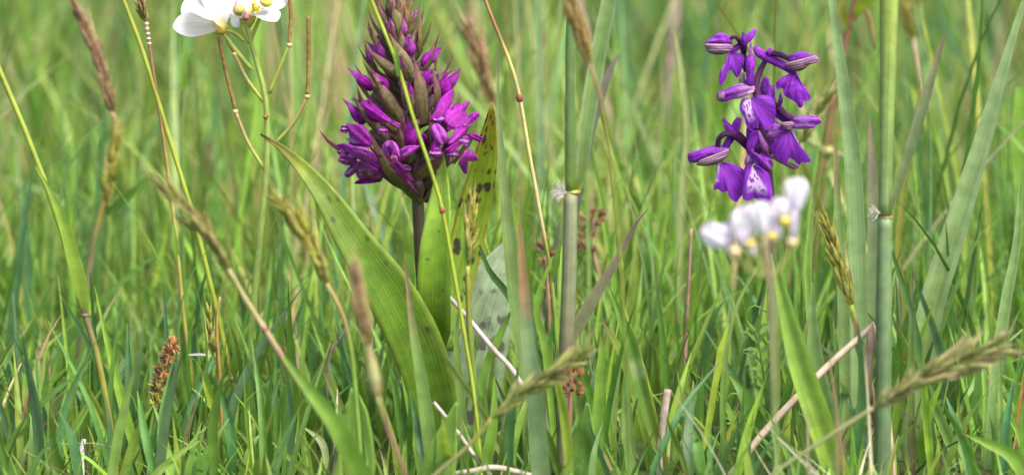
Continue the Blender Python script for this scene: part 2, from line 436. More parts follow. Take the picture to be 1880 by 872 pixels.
field('grass', 'short fine undergrowth of pale green shoots at soil level', 7000, (-0.46, 0.46), (-0.20, 0.30), (0.008, 0.024), (0.0007, 0.0018), [GD, G, GL, GY, GL, (0.3, 0.26, 0.12)], 2, seg=4, lean=0.8)
field('grass', 'upright longer blades standing out of the turf by the orchids', 2300, (-0.46, 0.46), (0.045, 0.32), (0.045, 0.115), (0.0008, 0.0032), PALN, 11, seg=8, lean=0.42, droop=0.14, tipc=0.5)
field('grass', 'taller soft green meadow grass just behind the orchids', 8000, (-0.55, 0.55), (0.14, 0.75), (0.035, 0.095), (0.0011, 0.0042), PAL, 3, lean=0.55, droop=0.25)
field('grass', 'thin tall stalks and straws criss-crossing behind the orchids', 850, (-0.5, 0.5), (0.12, 0.7), (0.09, 0.21), (0.0009, 0.0026), [GB, G, GL, (0.2, 0.27, 0.06), OL, (0.3, 0.25, 0.12), (0.42, 0.34, 0.2), (0.26, 0.17, 0.11)], 31, seg=7, lean=0.55, droop=0.15, clump=0.1)
field('grass', 'tall soft blades rising behind the orchids to mid height', 1500, (-0.5, 0.5), (0.16, 0.7), (0.07, 0.16), (0.0018, 0.0050), [GB, GB, G, GL, GP, (0.2, 0.28, 0.06)], 32, seg=7, lean=0.65, droop=0.3)
field('grass', 'blurred bright green meadow grass further back', 16000, (-1.25, 1.25), (0.6, 3.0), (0.05, 0.14), (0.002, 0.0065), PALF, 4, fold=False, seg=5, persp=True, clump=0.8)
field('grass', 'far meadow grass fading to the edge of the field', 9000, (-4.0, 4.0), (2.8, 9.0), (0.08, 0.22), (0.006, 0.014), PALF, 5, fold=False, seg=4)
field('grass', 'cropped grass on the near side of the meadow', 9000, (-0.7, 0.7), (-1.6, -0.24), (0.012, 0.034), (0.001, 0.0026), PALN, 6, seg=4, fold=False)

def closed_spline(pts, n):
    P = [Vector((p[0], p[1])) for p in pts]; m = len(P); out = []
    for i in range(n):
        x = i / n * m; k = int(x) % m; t = x - int(x)
        p0, p1, p2, p3 = P[k - 1], P[k], P[(k + 1) % m], P[(k + 2) % m]
        out.append(0.5 * ((2 * p1) + (p2 - p0) * t + (2 * p0 - 5 * p1 + 4 * p2 - p3) * t * t + (3 * p1 - p0 - 3 * p2 + p3) * t ** 3))
    return out
def pillow(mb, pts, Y, thick, col, depth=None, single=False, n=30, tilt=(0, 0), crease=0.12, rim=None, back=0.6):
    """a swollen (or, single, cupped) petal with the outline pts (photo pixels); thick in mm; depth(x, y) gives its place in y"""
    O = closed_spline(pts, n); c = sum(O, Vector((0, 0))) / n
    cov = [sum((p.x - c.x) ** 2 for p in O), sum((p.y - c.y) ** 2 for p in O), sum((p.x - c.x) * (p.y - c.y) for p in O)]
    an = 0.5 * math.atan2(2 * cov[2], cov[0] - cov[1]); L = Vector((math.cos(an), math.sin(an))); A_ = Vector((-L.y, L.x))
    ll = max(abs((p - c).dot(L)) for p in O); aa = max(abs((p - c).dot(A_)) for p in O)
    seq = [(0.03, -1), (0.3, -1), (0.55, -1), (0.75, -1), (0.9, -1), (1.0, 0)] + ([] if single else [(0.9, 1), (0.6, 1), (0.05, 1)])
    rows, cs, us = [], [], []
    for v, sg in seq:
        r, cc, u_ = [], [], []
        for i, o in enumerate(O):
            p = c + (o - c) * v; q = p - c
            off = sg * thick * math.sqrt(max(0, 1 - v * v)) * (1 if sg < 0 else back)
            off += crease * thick * math.sin(q.dot(A_) / aa * 7 + c.x) * v + tilt[0] * q.x * 0.15 + tilt[1] * q.y * 0.15
            y0 = depth(p.x, p.y) if depth else Y
            r.append(W(p.x, p.y, y0 + off * 0.001))
            k = ramp(col, 0.5 + 0.5 * q.dot(L) / ll)
            if rim and v > 0.95: k = lerp3(k, rim, 0.7)
            cc.append(k); u_.append((0.5 + 0.5 * q.dot(A_) / aa, 0.5 + 0.5 * q.dot(L) / ll))
        rows.append(r); cs.append(cc); us.append(u_)
    mb.grid(rows, cs, us, close=True)
def traced_lip(mb, throat, pts, Y, uc, col, bulge=1.5, tilt=0.0, ruf=0.35, n=44, nr=10, depth=None):
    """a lip spreading from its throat to the rim pts (an open run of photo pixels); uc: where along the rim the pale streak points"""
    O = [Vector((p[0], p[1])) for p in spline([Vector((p[0], p[1], 0)) for p in pts], n)]
    T_ = Vector(throat); rows, cs, us = [], [], []
    for i in range(nr):
        v = 0.04 + 0.96 * i / (nr - 1); r, cc, u_ = [], [], []
        for j, o in enumerate(O):
            s_ = j / (n - 1); p = T_ + (o - T_) * v
            d = -bulge * math.sin(math.pi * 0.75 * v) + tilt * (p.x - T_.x) * 0.15 + ruf * math.sin(s_ * 19 + T_.x) * v * v + 0.5 * bulge * (2 * s_ - 1) ** 2 * v
            r.append(W(p.x, p.y, (depth(p.x, p.y) if depth else Y) + d * 0.001)); cc.append(ramp(col, v)); u_.append((0.5 + (s_ - uc), v))
        rows.append(r); cs.append(cc); us.append(u_)
    mb.grid(rows, cs, us)

field('grass', 'scattered dead straw-coloured blades fallen among the turf', 420, (-0.44, 0.44), (-0.10, 0.34), (0.02, 0.07), (0.0008, 0.0022), [(0.30, 0.25, 0.13), (0.42, 0.35, 0.22), (0.5, 0.44, 0.32), (0.26, 0.15, 0.08)], 41, lean=1.0, droop=0.3, clump=0.1)
# ------------------------------------------------------------------ marsh orchid (dense purple spike, spotted leaves)
OY = 0.0
def ax_m(y): return 769 + (721 - 769) * (357 - y) / 357.0
_R = [(-30, 3), (-10, 14), (20, 32), (50, 44), (100, 62), (150, 80), (200, 96), (250, 108), (285, 108), (315, 84), (345, 46), (375, 24), (400, 13)]
def rad_m(y):
    for (a, b), (c, d) in zip(_R, _R[1:]):
        if y <= c: return b + (d - b) * max(0, (y - a)) / (c - a)
    return _R[-1][1]
def SM(x, y, k=1.0, back=False):
    """a point on (k times) the rounded surface of the flower spike behind pixel (x, y)"""
    R = rad_m(y); rel = max(-0.97, min(0.97, (x - ax_m(y)) / max(R * max(k, 0.3), 1)))
    dep = math.sqrt(max(0.02, 1 - rel * rel)) * R * k
    return W(x, y, OY + (dep if back else -dep) * PX(OY))
def ZM(p): return (560 + p[0] / 2.295, p[1] / 2.295)        # points noted on the enlarged view
def axis_pt(y): return W(ax_m(y), y, OY)
def outward(p, y):
    d = p - axis_pt(y); d.z = 0
    if d.length < 1e-5: d = Vector((0, -1, 0))
    return d.normalized()
BRC = [(0, (0.105, 0.125, 0.038)), (0.45, (0.125, 0.118, 0.042)), (0.8, (0.14, 0.085, 0.055)), (1, (0.17, 0.05, 0.08))]
BRG = [(0, (0.12, 0.155, 0.038)), (0.6, (0.145, 0.155, 0.045)), (1, (0.18, 0.07, 0.07))]
def lanc(s): return max(0.025, (math.sin(math.pi * min(1, s * 0.86 + 0.14)) ** 0.95) * (1 - 0.5 * s) * 1.15)
def marsh_bract(par, base, tip, wpx, col, k0=0.7, k1=1.12, bow=1.0):
    a = SM(*base, k0); b = SM(*tip, k1)
    mx, my = (base[0] * 0.5 + tip[0] * 0.5), (base[1] * 0.5 + tip[1] * 0.5)
    m = a.lerp(b, 0.5); o = outward(SM(mx, my), my)
    m = m + o * (a - b).length * 0.15 * bow; b = b + o * 0.0008
    mb = MB(); blade(mb, [a, m, b], wpx * PX() * 1.42, col, face=(-o * 0.2 + outward(m, my)).normalized(), fold=-0.5, curl=-0.15, cols=5, n=11, prof=lanc, edge=(0.19, 0.08, 0.11))
    return mb.build('bract', 'bract', par)
def bud_prof(s): return interp([0.4, 0.78, 0.98, 1.0, 0.86, 0.6, 0.34, 0.16, 0.03], s)
def bud_prof_round(s): return max(0.05, math.sin(math.pi * (0.12 + 0.86 * s)) ** 0.7 * (1 - 0.42 * s ** 2.5))
def solid_bud(mb, a, b, r, col, stripe=None, n=11, sides=12, flat=1.0, bend=None):
    m = a.lerp(b, 0.5)
    if bend is not None: m = m + bend
    tube(mb, [a, m, b], [r * bud_prof(i / 12) for i in range(13)], col, n=n, sides=sides, stripe=stripe, flat=flat)
def petal_stripe(dark, f=5, amt=0.35):
    return lambda s, an, c, d: lerp3(c, dark, amt * (0.5 + 0.5 * math.sin(an * f)))
def fan_lip(mb, A, d, nor, L, width, lobes, col, fold=0.35, roll=0.25, scal=0.1, nr=9, na=25):
    """a lip hanging from A along d; nor is the side that faces out; lobes: how deep the rim is cut"""
    d = d.normalized(); nor = (nor - d * nor.dot(d)).normalized(); s_ = d.cross(nor)
    rows, cs, us = [], [], []
    amax = math.radians(width)
    for i in range(nr):
        v = i / (nr - 1); r, c, u_ = [], [], []
        for j in range(na):
            u = -1 + 2 * j / (na - 1); an = u * amax
            rag = 0.05 * math.sin(u * 31 + L * 9e4) + 0.04 * math.sin(u * 53 + 2)
            rim = L * (1 + rag - lobes * abs(math.cos(u * math.pi * 1.5)) ** 6 * (0.25 if abs(u) < 0.1 else 1) + scal * math.sin(u * 17) * 0.5 - 0.12 * u * u)
            rr = rim * v
            lat = math.sin(an) * rr + (0.10 * L * u * (1 - v)); dn = math.cos(an) * rr
            out_ = -fold * abs(lat) ** 1.5 / max(L, 1e-6) ** 0.5 - roll * L * v * v * 0.6 + 0.07 * L * math.sin(u * 9 + L * 5e4) * v + 0.03 * L * math.sin(u * 21) * v * v
            r.append(A + d * dn + s_ * lat + nor * out_)
            c.append(col if not isinstance(col, list) else ramp(col, v)); u_.append(((u + 1) / 2, v))
        rows.append(r); cs.append(c); us.append(u_)
    mb.grid(rows, cs, us)

def build_marsh_orchid():
    foot = W(782, 866, OY); foot.z = gz(foot.x, foot.y) - 0.002
    t = thing('marsh_orchid', foot, 'stout orchid with dense cone of magenta flowers, brown bracts and dark-spotted leaves', 'orchid')
    STC = [(0, (0.12, 0.16, 0.05)), (0.3, (0.11, 0.12, 0.05)), (0.42, (0.085, 0.06, 0.045)), (1, (0.075, 0.05, 0.05))]
    mb = MB(); tube(mb, [foot, W(784, 760), W(779, 600), W(772, 470), W(768, 390), W(764, 330), W(745, 190), W(727, 40), W(722, -6)],
                    [9 * PX(), 9 * PX(), 9.5 * PX(), 11 * PX(), 11 * PX(), 11 * PX(), 9 * PX(), 5 * PX(), 2 * PX()], STC, n=30, sides=12)
    mb.build('stem', 'stem', t)
    # ovaries packed round the axis: the dark flesh seen between the bracts
    r = random.Random(3)
    GA = math.radians(137.5)
    for i in range(64):
        s = i / 63; y = 335 - 335 * s; R = rad_m(y) * PX(); an = i * GA
        o = Vector((math.cos(an), math.sin(an), 0)); c0 = axis_pt(min(370, y + 38)); p = axis_pt(y)
        mb = MB(); tube(mb, [c0 + o * 0.0012, c0.lerp(p, 0.5) + o * R * 0.42, p + o * R * 0.72], [0.0008, 0.0017, 0.0012], [(0, (0.10, 0.11, 0.045)), (1, (0.10, 0.05, 0.06))], n=6, sides=6)
        mb.build('ovary', 'stem', t)
        # bracts spiral all round; those facing the camera are joined by the hand-placed ones
        front = o.y < -0.35
        if i % (3 if front else 2) == 0 or s > 0.72:
            Lb = (0.020 - 0.009 * s); a = c0 + o * 0.0015
            b = p + o * R * 1.12 + Vector((0, 0, Lb * 0.55)); m = a.lerp(b, 0.55) + o * R * 0.18
            mb = MB(); blade(mb, [a, m, b], (30 - 12 * s) * PX(), BRC if r.random() < 0.7 else BRG, face=o + Vector((0, 0, 0.15)), fold=-0.5, curl=-0.15, cols=5, n=9, prof=lanc, edge=(0.19, 0.08, 0.11))
            mb.build('bract', 'bract', t)
        if i % 3 == 1 and s > 0.05 and not front:
            a = p + o * R * 0.55; b = p + o * R * 1.12 + Vector((0, 0, 0.004))
            mb = MB(); solid_bud(mb, a, b, (12 - 5 * s) * PX(), lerp3(MV, (0.42, 0.2, 0.40), max(0, s - 0.6) * 2))
            mb.build('bud', 'petal', t)
    # bracts as the photograph shows them (noted on the enlarged view: base, tip, width)
    for base, tip, w, g in [
        ((405, 520), (278, 283), 50, 0), ((345, 600), (205, 398), 52, 0), ((482, 865), (272, 548), 66, 1), ((195, 675), (68, 543), 40, 2),
        ((505, 525), (452, 232), 46, 0), ((405, 335), (268, 205), 40, 0), ((452, 330), (352, 138), 46, 1), ((565, 495), (528, 280), 36, 0),
        ((632, 692), (716, 505), 50, 1), ((492, 225), (463, 93), 28, 3), ((445, 140), (413, 8), 30, 3), ((405, 160), (368, -5), 36, 1),
        ((345, 130), (312, -5), 30, 0), ((298, 300), (262, 168), 36, 0), ((470, 770), (585, 640), 60, 0), ((285, 500), (228, 360), 44, 0),
        ((430, 575), (295, 490), 46, 0), ((555, 300), (520, 165), 26, 3), ((330, 250), (288, 105), 34, 0), ((470, 480), (398, 330), 50, 0),
        ((545, 640), (520, 470), 46, 0), ((420, 250), (400, 120), 36, 1), ((350, 440), (300, 330), 40, 0), ((440, 690), (390, 520), 48, 0),
        ((500, 420), (470, 290), 40, 1), ((590, 600), (560, 420), 42, 0), ((390, 720), (300, 640), 44, 0), ((380, 90), (352, -38), 26, 0), ((330, 60), (296, -30), 26, 0), ((420, 90), (398, -36), 28, 3), ((440, 100), (440, -18), 24, 0), ((470, 190), (478, 60), 30, 0), ((300, 190), (275, 80), 30, 0), ((560, 400), (565, 250), 34, 1), ((265, 420), (225, 300), 34, 0), ((610, 520), (640, 380), 36, 0)]:
        col = [BRC, BRG, [(0, (0.10, 0.07, 0.05)), (1, (0.20, 0.03, 0.11))], [(0, (0.14, 0.13, 0.035)), (0.7, (0.17, 0.13, 0.03)), (1, (0.28, 0.08, 0.05))]][g]
        marsh_bract(t, ZM(base), ZM(tip), w / 2.295, col, bow=0.8 + 0.5 * r.random())
    # closed buds and half-open hoods
    for base, tip, w, c in [
        ((282, 378), (190, 298), 56, 0), ((350, 365), (284, 302), 44, 0), ((325, 500), (240, 428), 66, 0), ((248, 520), (163, 426), 52, 0),
        ((440, 440), (438, 352), 48, 0), ((446, 615), (436, 505), 72, 0), ((398, 545), (365, 508), 26, 0), ((442, 235), (436, 152), 52, 1),
        ((408, 308), (404, 238), 44, 0), ((496, 285), (568, 200), 52, 0), ((498, 365), (548, 292), 50, 0), ((566, 412), (642, 300), 66, 0),
        ((362, 150), (352, 72), 40, 2),
        ((420, 150), (414, 72), 34, 2), ((325, 250), (312, 165), 38, 1), ((282, 270), (268, 198), 30, 1),
        ((545, 400), (580, 330), 40, 0), ((520, 610), (495, 570), 34, 0), ((336, 395), (310, 345), 34, 0), ((385, 70), (378, 20), 26, 2),
        ((310, 520), (268, 410), 46, 0), ((560, 560), (530, 500), 40, 0)]:
        col = [MV, lerp3(MV, (0.36, 0.13, 0.36), 0.5), (0.40, 0.17, 0.36)][c]
        col = lerp3(col, (0.24, 0.012, 0.33), 0.5 * r.random())
        a, b = SM(*ZM(base), 0.72), SM(*ZM(tip), 1.06 + 0.1 * r.random())
        mb = MB(); solid_bud(mb, a, b, w / 2.295 * PX() * 0.5, [(0, col), (0.7, col), (1, lerp3(col, (0.16, 0.006, 0.2), 0.6))], stripe=petal_stripe((0.14, 0.004, 0.2)), flat=0.8 + 0.3 * r.random(), bend=Vector((r.uniform(-0.0008, 0.0008), -0.0006, r.uniform(-0.0002, 0.0014))))
        bo = mb.build('bud', 'petal', t)
        if w > 43:                                       # outer sepal standing off the bud, its tip drawn out
            d_ = (b - a); sp_ = Vector((r.uniform(-1, 1), -1, r.uniform(-0.2, 0.8))).normalized()
            mb = MB(); blade(mb, [a.lerp(b, 0.15) + sp_ * w / 2.295 * PX() * 0.3, a.lerp(b, 0.6) + sp_ * w / 2.295 * PX() * 0.52, b + d_ * 0.12 + sp_ * w / 2.295 * PX() * 0.1], w / 2.295 * PX() * 0.62, [(0, lerp3(col, (0.2, 0.03, 0.2), 0.4)), (0.6, lerp3(col, (0.5, 0.12, 0.55), 0.25)), (1, (0.17, 0.01, 0.2))], face=sp_, fold=-0.45, cols=5, n=9, prof=lanc)
            mb.build('sepal', 'petal', bo)
    # open flowers, noted on a third enlarged view
    CZ = lambda p: (590 + p[0] / 4.152, 180 + p[1] / 4.152)
    def dz(k): return lambda x, y: SM(x, y, k).y
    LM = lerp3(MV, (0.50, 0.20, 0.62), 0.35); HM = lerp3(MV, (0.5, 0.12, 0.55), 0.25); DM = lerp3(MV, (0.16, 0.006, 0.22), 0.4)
    def pieces(rows):
        f = None
        for name, pts, k, th, col, mat in rows:
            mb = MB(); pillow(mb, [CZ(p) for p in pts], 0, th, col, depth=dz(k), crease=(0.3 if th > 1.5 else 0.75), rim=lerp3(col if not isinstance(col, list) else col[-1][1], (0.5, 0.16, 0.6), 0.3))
            o = mb.build('flower' if f is None else name, mat, t if f is None else f); f = f or o
        return f
    # smaller ruffled lips crowding the lower third
    rr_ = random.Random(11)
    for cx, cy, R0 in [(215, 470, 70), (330, 560, 80), (160, 420, 55), (300, 430, 60), (560, 600, 60), (640, 540, 50), (880, 420, 60), (1000, 420, 60), (1090, 330, 60), (1050, 260, 55), (1130, 440, 55), (430, 600, 55), (920, 320, 55), (250, 330, 60), (900, 150, 60), (470, 250, 50), (180, 240, 45)]:
        a0 = rr_.uniform(0, 6); pts = []
        for q in range(11):
            an = a0 + q * 2 * math.pi / 11; rad = R0 * (0.62 + 0.38 * abs(math.sin(q * 1.57 + a0))) * rr_.uniform(0.8, 1.1)
            pts.append((cx + rad * math.cos(an), cy + rad * 0.8 * math.sin(an)))
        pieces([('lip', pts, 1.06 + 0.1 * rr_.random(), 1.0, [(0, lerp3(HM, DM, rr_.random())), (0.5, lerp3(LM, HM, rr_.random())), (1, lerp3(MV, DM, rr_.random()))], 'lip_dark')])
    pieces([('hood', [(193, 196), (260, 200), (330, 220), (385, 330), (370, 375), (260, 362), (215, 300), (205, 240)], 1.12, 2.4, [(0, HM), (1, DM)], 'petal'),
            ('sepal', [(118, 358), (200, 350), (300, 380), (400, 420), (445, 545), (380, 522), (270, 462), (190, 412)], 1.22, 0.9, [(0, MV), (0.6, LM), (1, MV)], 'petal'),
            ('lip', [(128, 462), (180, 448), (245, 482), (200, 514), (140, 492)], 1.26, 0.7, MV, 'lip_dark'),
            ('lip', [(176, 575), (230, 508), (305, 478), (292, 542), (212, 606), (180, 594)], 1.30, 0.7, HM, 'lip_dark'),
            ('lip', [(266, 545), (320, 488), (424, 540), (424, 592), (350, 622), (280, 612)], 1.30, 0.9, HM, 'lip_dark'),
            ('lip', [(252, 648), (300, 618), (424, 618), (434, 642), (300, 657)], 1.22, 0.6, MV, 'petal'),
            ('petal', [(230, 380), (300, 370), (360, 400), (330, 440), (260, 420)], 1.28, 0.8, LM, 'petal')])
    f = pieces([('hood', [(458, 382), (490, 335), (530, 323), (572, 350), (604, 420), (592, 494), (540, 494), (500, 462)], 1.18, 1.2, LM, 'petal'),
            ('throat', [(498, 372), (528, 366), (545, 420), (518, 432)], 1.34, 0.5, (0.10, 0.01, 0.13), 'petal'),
            ('sepal', [(598, 392), (660, 365), (744, 364), (732, 392), (660, 442), (608, 484)], 1.2, 0.9, [(0, LM), (1, MV)], 'petal'),
            ('lip', [(518, 502), (602, 488), (640, 560), (708, 634), (640, 622), (578, 572)], 1.26, 0.9, HM, 'petal'),
            ('column', [(530, 450), (575, 445), (580, 490), (540, 494)], 1.36, 0.8, (0.45, 0.14, 0.36), 'petal')])
    mb = MB(); tube(mb, [SM(*CZ(p), k) for p, k in (((590, 540), 1.1), ((650, 630), 1.1), ((742, 745), 1.0))], [20 / 4.152 * PX(), 24 / 4.152 * PX(), 14 / 4.152 * PX()], [(0, LM), (1, (0.16, 0.07, 0.13))], n=10); mb.build('ovary', 'petal', f)
    pieces([('hood', [(833, 230), (870, 193), (922, 220), (962, 282), (952, 342), (900, 362), (850, 300)], 1.2, 1.2, LM, 'petal'),
            ('petal', [(958, 342), (1000, 268), (1060, 223), (1112, 235), (1062, 302), (1000, 352)], 1.24, 0.9, [(0, LM), (1, MV)], 'petal'),
            ('lip', [(948, 394), (1000, 350), (1052, 340), (1012, 402), (965, 412)], 1.22, 0.8, MV, 'petal'),
            ('sepal', [(1130, 285), (1180, 273), (1244, 320), (1190, 332)], 1.1, 0.6, MV, 'petal'),
            ('lip', [(1046, 492), (1100, 398), (1142, 400), (1198, 460), (1170, 482), (1112, 472), (1116, 560), (1096, 582), (1060, 532)], 1.15, 0.7, HM, 'petal'),
            ('sepal', [(830, 410), (850, 330), (900, 350), (890, 420), (850, 430)], 1.15, 0.8, DM, 'petal')])
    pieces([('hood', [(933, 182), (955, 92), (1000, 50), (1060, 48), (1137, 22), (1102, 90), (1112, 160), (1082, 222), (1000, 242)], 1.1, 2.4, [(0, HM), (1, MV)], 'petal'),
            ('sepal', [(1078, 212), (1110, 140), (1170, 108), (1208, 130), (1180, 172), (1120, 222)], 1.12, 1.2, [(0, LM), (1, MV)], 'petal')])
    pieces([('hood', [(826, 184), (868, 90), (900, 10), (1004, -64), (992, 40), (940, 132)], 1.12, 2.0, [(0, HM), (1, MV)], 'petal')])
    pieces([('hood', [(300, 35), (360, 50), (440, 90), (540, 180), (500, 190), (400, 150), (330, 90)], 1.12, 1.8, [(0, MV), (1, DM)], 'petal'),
            ('sepal', [(535, 175), (570, 185), (602, 222), (570, 224), (538, 205)], 1.12, 0.8, LM, 'petal')])
    # leaves
    def leaf(pts, widths, col, mat='orchid_leaf', fold=0.18, face=Vector((0, -1, 0.35)), turn=0.0, n=30, edge=None, wave=0.02, label=None, cols=9):
        mb = MB(); blade(mb, pts, [w * PX() for w in widths], col, face=face, fold=fold, turn=turn, cols=cols, n=n, edge=edge, wave=wave)
        o = mb.build('leaf', mat, t)
        sm = o.modifiers.new('thickness', 'SOLIDIFY'); sm.thickness = 0.0005
        if label: o['label'] = label
        return o
    LG = (0.115, 0.200, 0.028)
    leaf([foot, W(806, 800, -0.006), W(775, 660, -0.012), W(720, 545, -0.016), W(655, 450, -0.017), W(590, 350, -0.014), W(530, 283, -0.008), W(478, 246, -0.002)],
         [30, 58, 84, 94, 95, 90, 74, 56, 36, 16, 2], [(0, LG), (0.6, LG), (0.82, (0.15, 0.22, 0.03)), (0.88, (0.21, 0.22, 0.03)), (0.92, (0.12, 0.10, 0.03)), (0.94, (0.2, 0.18, 0.03)), (0.965, (0.14, 0.09, 0.03)), (0.975, (0.02, 0.012, 0.01)), (1, (0.012, 0.01, 0.01))], turn=0.1, fold=0.2, edge=(0.2, 0.25, 0.05), label='long arching leaf with blackened tip')
    leaf([W(800, 640, 0.0), W(797, 560, -0.010), W(800, 470, -0.014), W(808, 380, -0.013), W(812, 280, -0.008)],
         [34, 62, 66, 60, 56, 46, 30, 3], [(0, (0.22, 0.34, 0.055)), (0.5, (0.20, 0.32, 0.045)), (1, (0.19, 0.28, 0.04))], fold=0.3, turn=0.25, wave=0.06, label='upright clasping leaf in front of the stem')
    leaf([W(812, 640, 0.012), W(838, 520, 0.018), W(866, 400, 0.020), W(893, 280, 0.016), W(904, 190, 0.010)],
         [40, 60, 66, 64, 60, 50, 32, 3], [(0, (0.14, 0.25, 0.035)), (0.7, (0.18, 0.28, 0.03)), (1, (0.28, 0.25, 0.03))], mat='spotted_leaf', fold=0.2, turn=-0.3, edge=(0.3, 0.22, 0.04), label='yellow-green leaf with large dark spots')
    leaf([foot + Vector((0.002, 0.004, 0)), W(850, 780, 0.014), W(868, 650, 0.020), W(900, 540, 0.026), W(945, 430, 0.034)],
         [50, 96, 125, 128, 118, 84, 6], [(0, (0.12, 0.19, 0.07)), (0.5, (0.17, 0.23, 0.13)), (1, (0.22, 0.27, 0.18))], mat='silvery_leaf', fold=0.12, turn=-0.2, label='broad silvery leaf with purple blotches')
    leaf([W(795, 700, 0.004), W(806, 600, 0.0), W(815, 540, -0.004)], [20, 34, 36, 24, 4], [(0, (0.12, 0.2, 0.04)), (1, (0.14, 0.22, 0.05))], fold=0.4, n=16, cols=7)
    if False: leaf([W(768, 640, 0.002), W(745, 500, 0.012), W(738, 420, 0.010), W(752, 350, 0.0)], [16, 26, 26, 20, 4], [(0, (0.11, 0.16, 0.05)), (1, (0.12, 0.12, 0.05))], fold=0.4, n=16, cols=7)
    return t
build_marsh_orchid()

# ------------------------------------------------------------------ green-winged orchid (loose violet spike)
GY0 = 0.004
def TZ(p): return (1250 + p[0] / 5.13, 40 + p[1] / 5.13)          # two enlarged views on which the flowers were noted
def BZ(p): return (1250 + p[0] / 4.589, 190 + p[1] / 4.589)
def build_winged_orchid():
    VD = (0.055, 0.014, 0.075); LI = (0.40, 0.20, 0.50); PINK = (0.42, 0.22, 0.42)
    path = wpath([(1424, 640), (1420, 520)], GY0) + [W(*BZ(p), GY0) for p in ((765, 1000), (757, 800), (742, 640), (722, 480), (690, 240))] + [W(*TZ(p), GY0) for p in ((715, 700), (708, 590), (738, 480), (790, 380), (842, 285), (846, 258))]
    path = ground_path(path, 0.2)
    t = thing('winged_orchid', path[0], 'slender orchid with loose spike of hooded violet flowers behind white blossom', 'orchid')
    mb = MB(); tube(mb, path, [x * PX() for x in (9, 9, 9, 9, 8, 7.5, 8, 8, 7.5, 7, 4)],
                    [(0, (0.12, 0.19, 0.05)), (0.4, (0.12, 0.18, 0.05)), (0.62, (0.075, 0.03, 0.06)), (0.75, (0.06, 0.02, 0.06)), (1, (0.085, 0.022, 0.095))], n=44, sides=12)
    mb.build('stem', 'stem', t)
    class Fl:
        def __init__(f, Z, mm): f.Z = Z; f.Y = GY0 + mm * 0.001; f.o = None
        def put(f, name, mb, mat):
            if f.o is None: f.o = mb.build('flower', mat, t)
            else: mb.build(name, mat, f.o)
        def pil(f, name, pts, thick, col, mat='petal', dmm=0.0, **k):
            mb = MB(); pillow(mb, [f.Z(p) for p in pts], f.Y + dmm * 0.001, thick, col, **k); f.put(name, mb, mat)
        def lip(f, throat, pts, uc, mat='lip_pale', dmm=-1.0, **k):
            mb = MB(); traced_lip(mb, f.Z(throat), [f.Z(p) for p in pts], f.Y + dmm * 0.001, uc, [(0, lerp3(VI, (0.3, 0.06, 0.5), 0.4)), (0.5, VI), (1, lerp3(VI, (0.15, 0.014, 0.35), 0.3))], **k); f.put('lip', mb, mat)
        def tub(f, name, pts, r, col, dmm=0.0, mat='petal'):
            sc_ = 5.13 if f.Z is TZ else 4.589
            mb = MB(); tube(mb, [W(*f.Z(p[:2]), f.Y + (dmm + (p[2] if len(p) > 2 else 0)) * 0.001) for p in pts], [x / sc_ * PX() for x in r], col, n=16, sides=12); f.put(name, mb, mat)
    SPC = [(0, lerp3(VI, (0.12, 0.02, 0.26), 0.4)), (0.6, VI), (1, lerp3(VI, (0.34, 0.07, 0.55), 0.6))]
    DK = [(0, (0.07, 0.03, 0.06)), (0.6, VD), (1, (0.11, 0.025, 0.14))]
    UP = [(0, lerp3(VI, LI, 0.25)), (0.5, lerp3(VI, LI, 0.1)), (1, VI)]
    ST = [(0, (0.36, 0.24, 0.32)), (0.5, (0.40, 0.26, 0.36)), (1, (0.34, 0.16, 0.40))]
    sp = lambda r: [r * 0.75, r * 0.8, r * 0.88, r * 0.95, r * 1.02, r * 0.98, r * 0.55]
    # top left
    f = Fl(TZ, -3); f.pil('hood', [(225, 205), (270, 165), (320, 120), (370, 105), (430, 120), (470, 155), (480, 205), (440, 230), (330, 215)], 3.2, UP)
    f.pil('sepal', [(222, 208), (300, 202), (400, 200), (455, 210), (490, 245), (475, 275), (430, 300), (350, 316), (280, 302), (240, 272)], 2.6, ST, 'striped', -1.4, rim=PINK)
    f.tub('ovary', [(612, 470, 3), (592, 300, 2), (560, 200, 0), (520, 152, -1), (480, 152, -1), (452, 190, 0)], [24, 30, 24, 22, 18, 16], DK)
    f.tub('bract', [(600, 290, 1), (594, 190, -1), (586, 98, -1)], [22, 30, 28, 8], [(0, VD), (1, VI)], -1.5)
    f.tub('spur', [(470, 280), (560, 222, 1), (640, 152, 2), (700, 78, 3)], sp(36), SPC)
    f.lip((462, 285), [(440, 290), (405, 400), (362, 500), (366, 606), (420, 545), (440, 482), (475, 455), (505, 505), (532, 530), (560, 490), (592, 400), (592, 322), (545, 292), (490, 286)], 0.12, tilt=0.25, mat='lip_dark')
    # top right
    f = Fl(TZ, -3); f.pil('hood', [(1008, 335), (1050, 300), (1130, 280), (1200, 298), (1250, 325), (1150, 365), (1060, 385), (1012, 372)], 3.2, UP)
    f.pil('sepal', [(985, 412), (1010, 380), (1080, 355), (1180, 325), (1262, 318), (1302, 350), (1282, 387), (1220, 402), (1160, 450), (1100, 470), (1040, 456), (998, 442)], 2.6, ST, 'striped', -1.4, rim=PINK)
    f.tub('ovary', [(820, 320, 2), (865, 300, 0), (940, 315, -1), (1030, 360, 0)], [22, 28, 28, 20], DK)
    f.tub('bract', [(835, 310), (838, 252)], [30, 34, 10], VI)
    f.tub('spur', [(1075, 480), (960, 412, 1), (830, 342, 2), (735, 292, 2), (698, 236, 2)], sp(46), SPC, -1)
    f.lip((1065, 470), [(1040, 488), (960, 520), (900, 568), (893, 600), (910, 640), (960, 630), (970, 690), (1030, 732), (1080, 762), (1112, 812), (1150, 800), (1160, 742), (1200, 752), (1222, 720), (1200, 660), (1150, 600), (1112, 520), (1088, 478)], 0.9, tilt=-0.2, mat='petal')
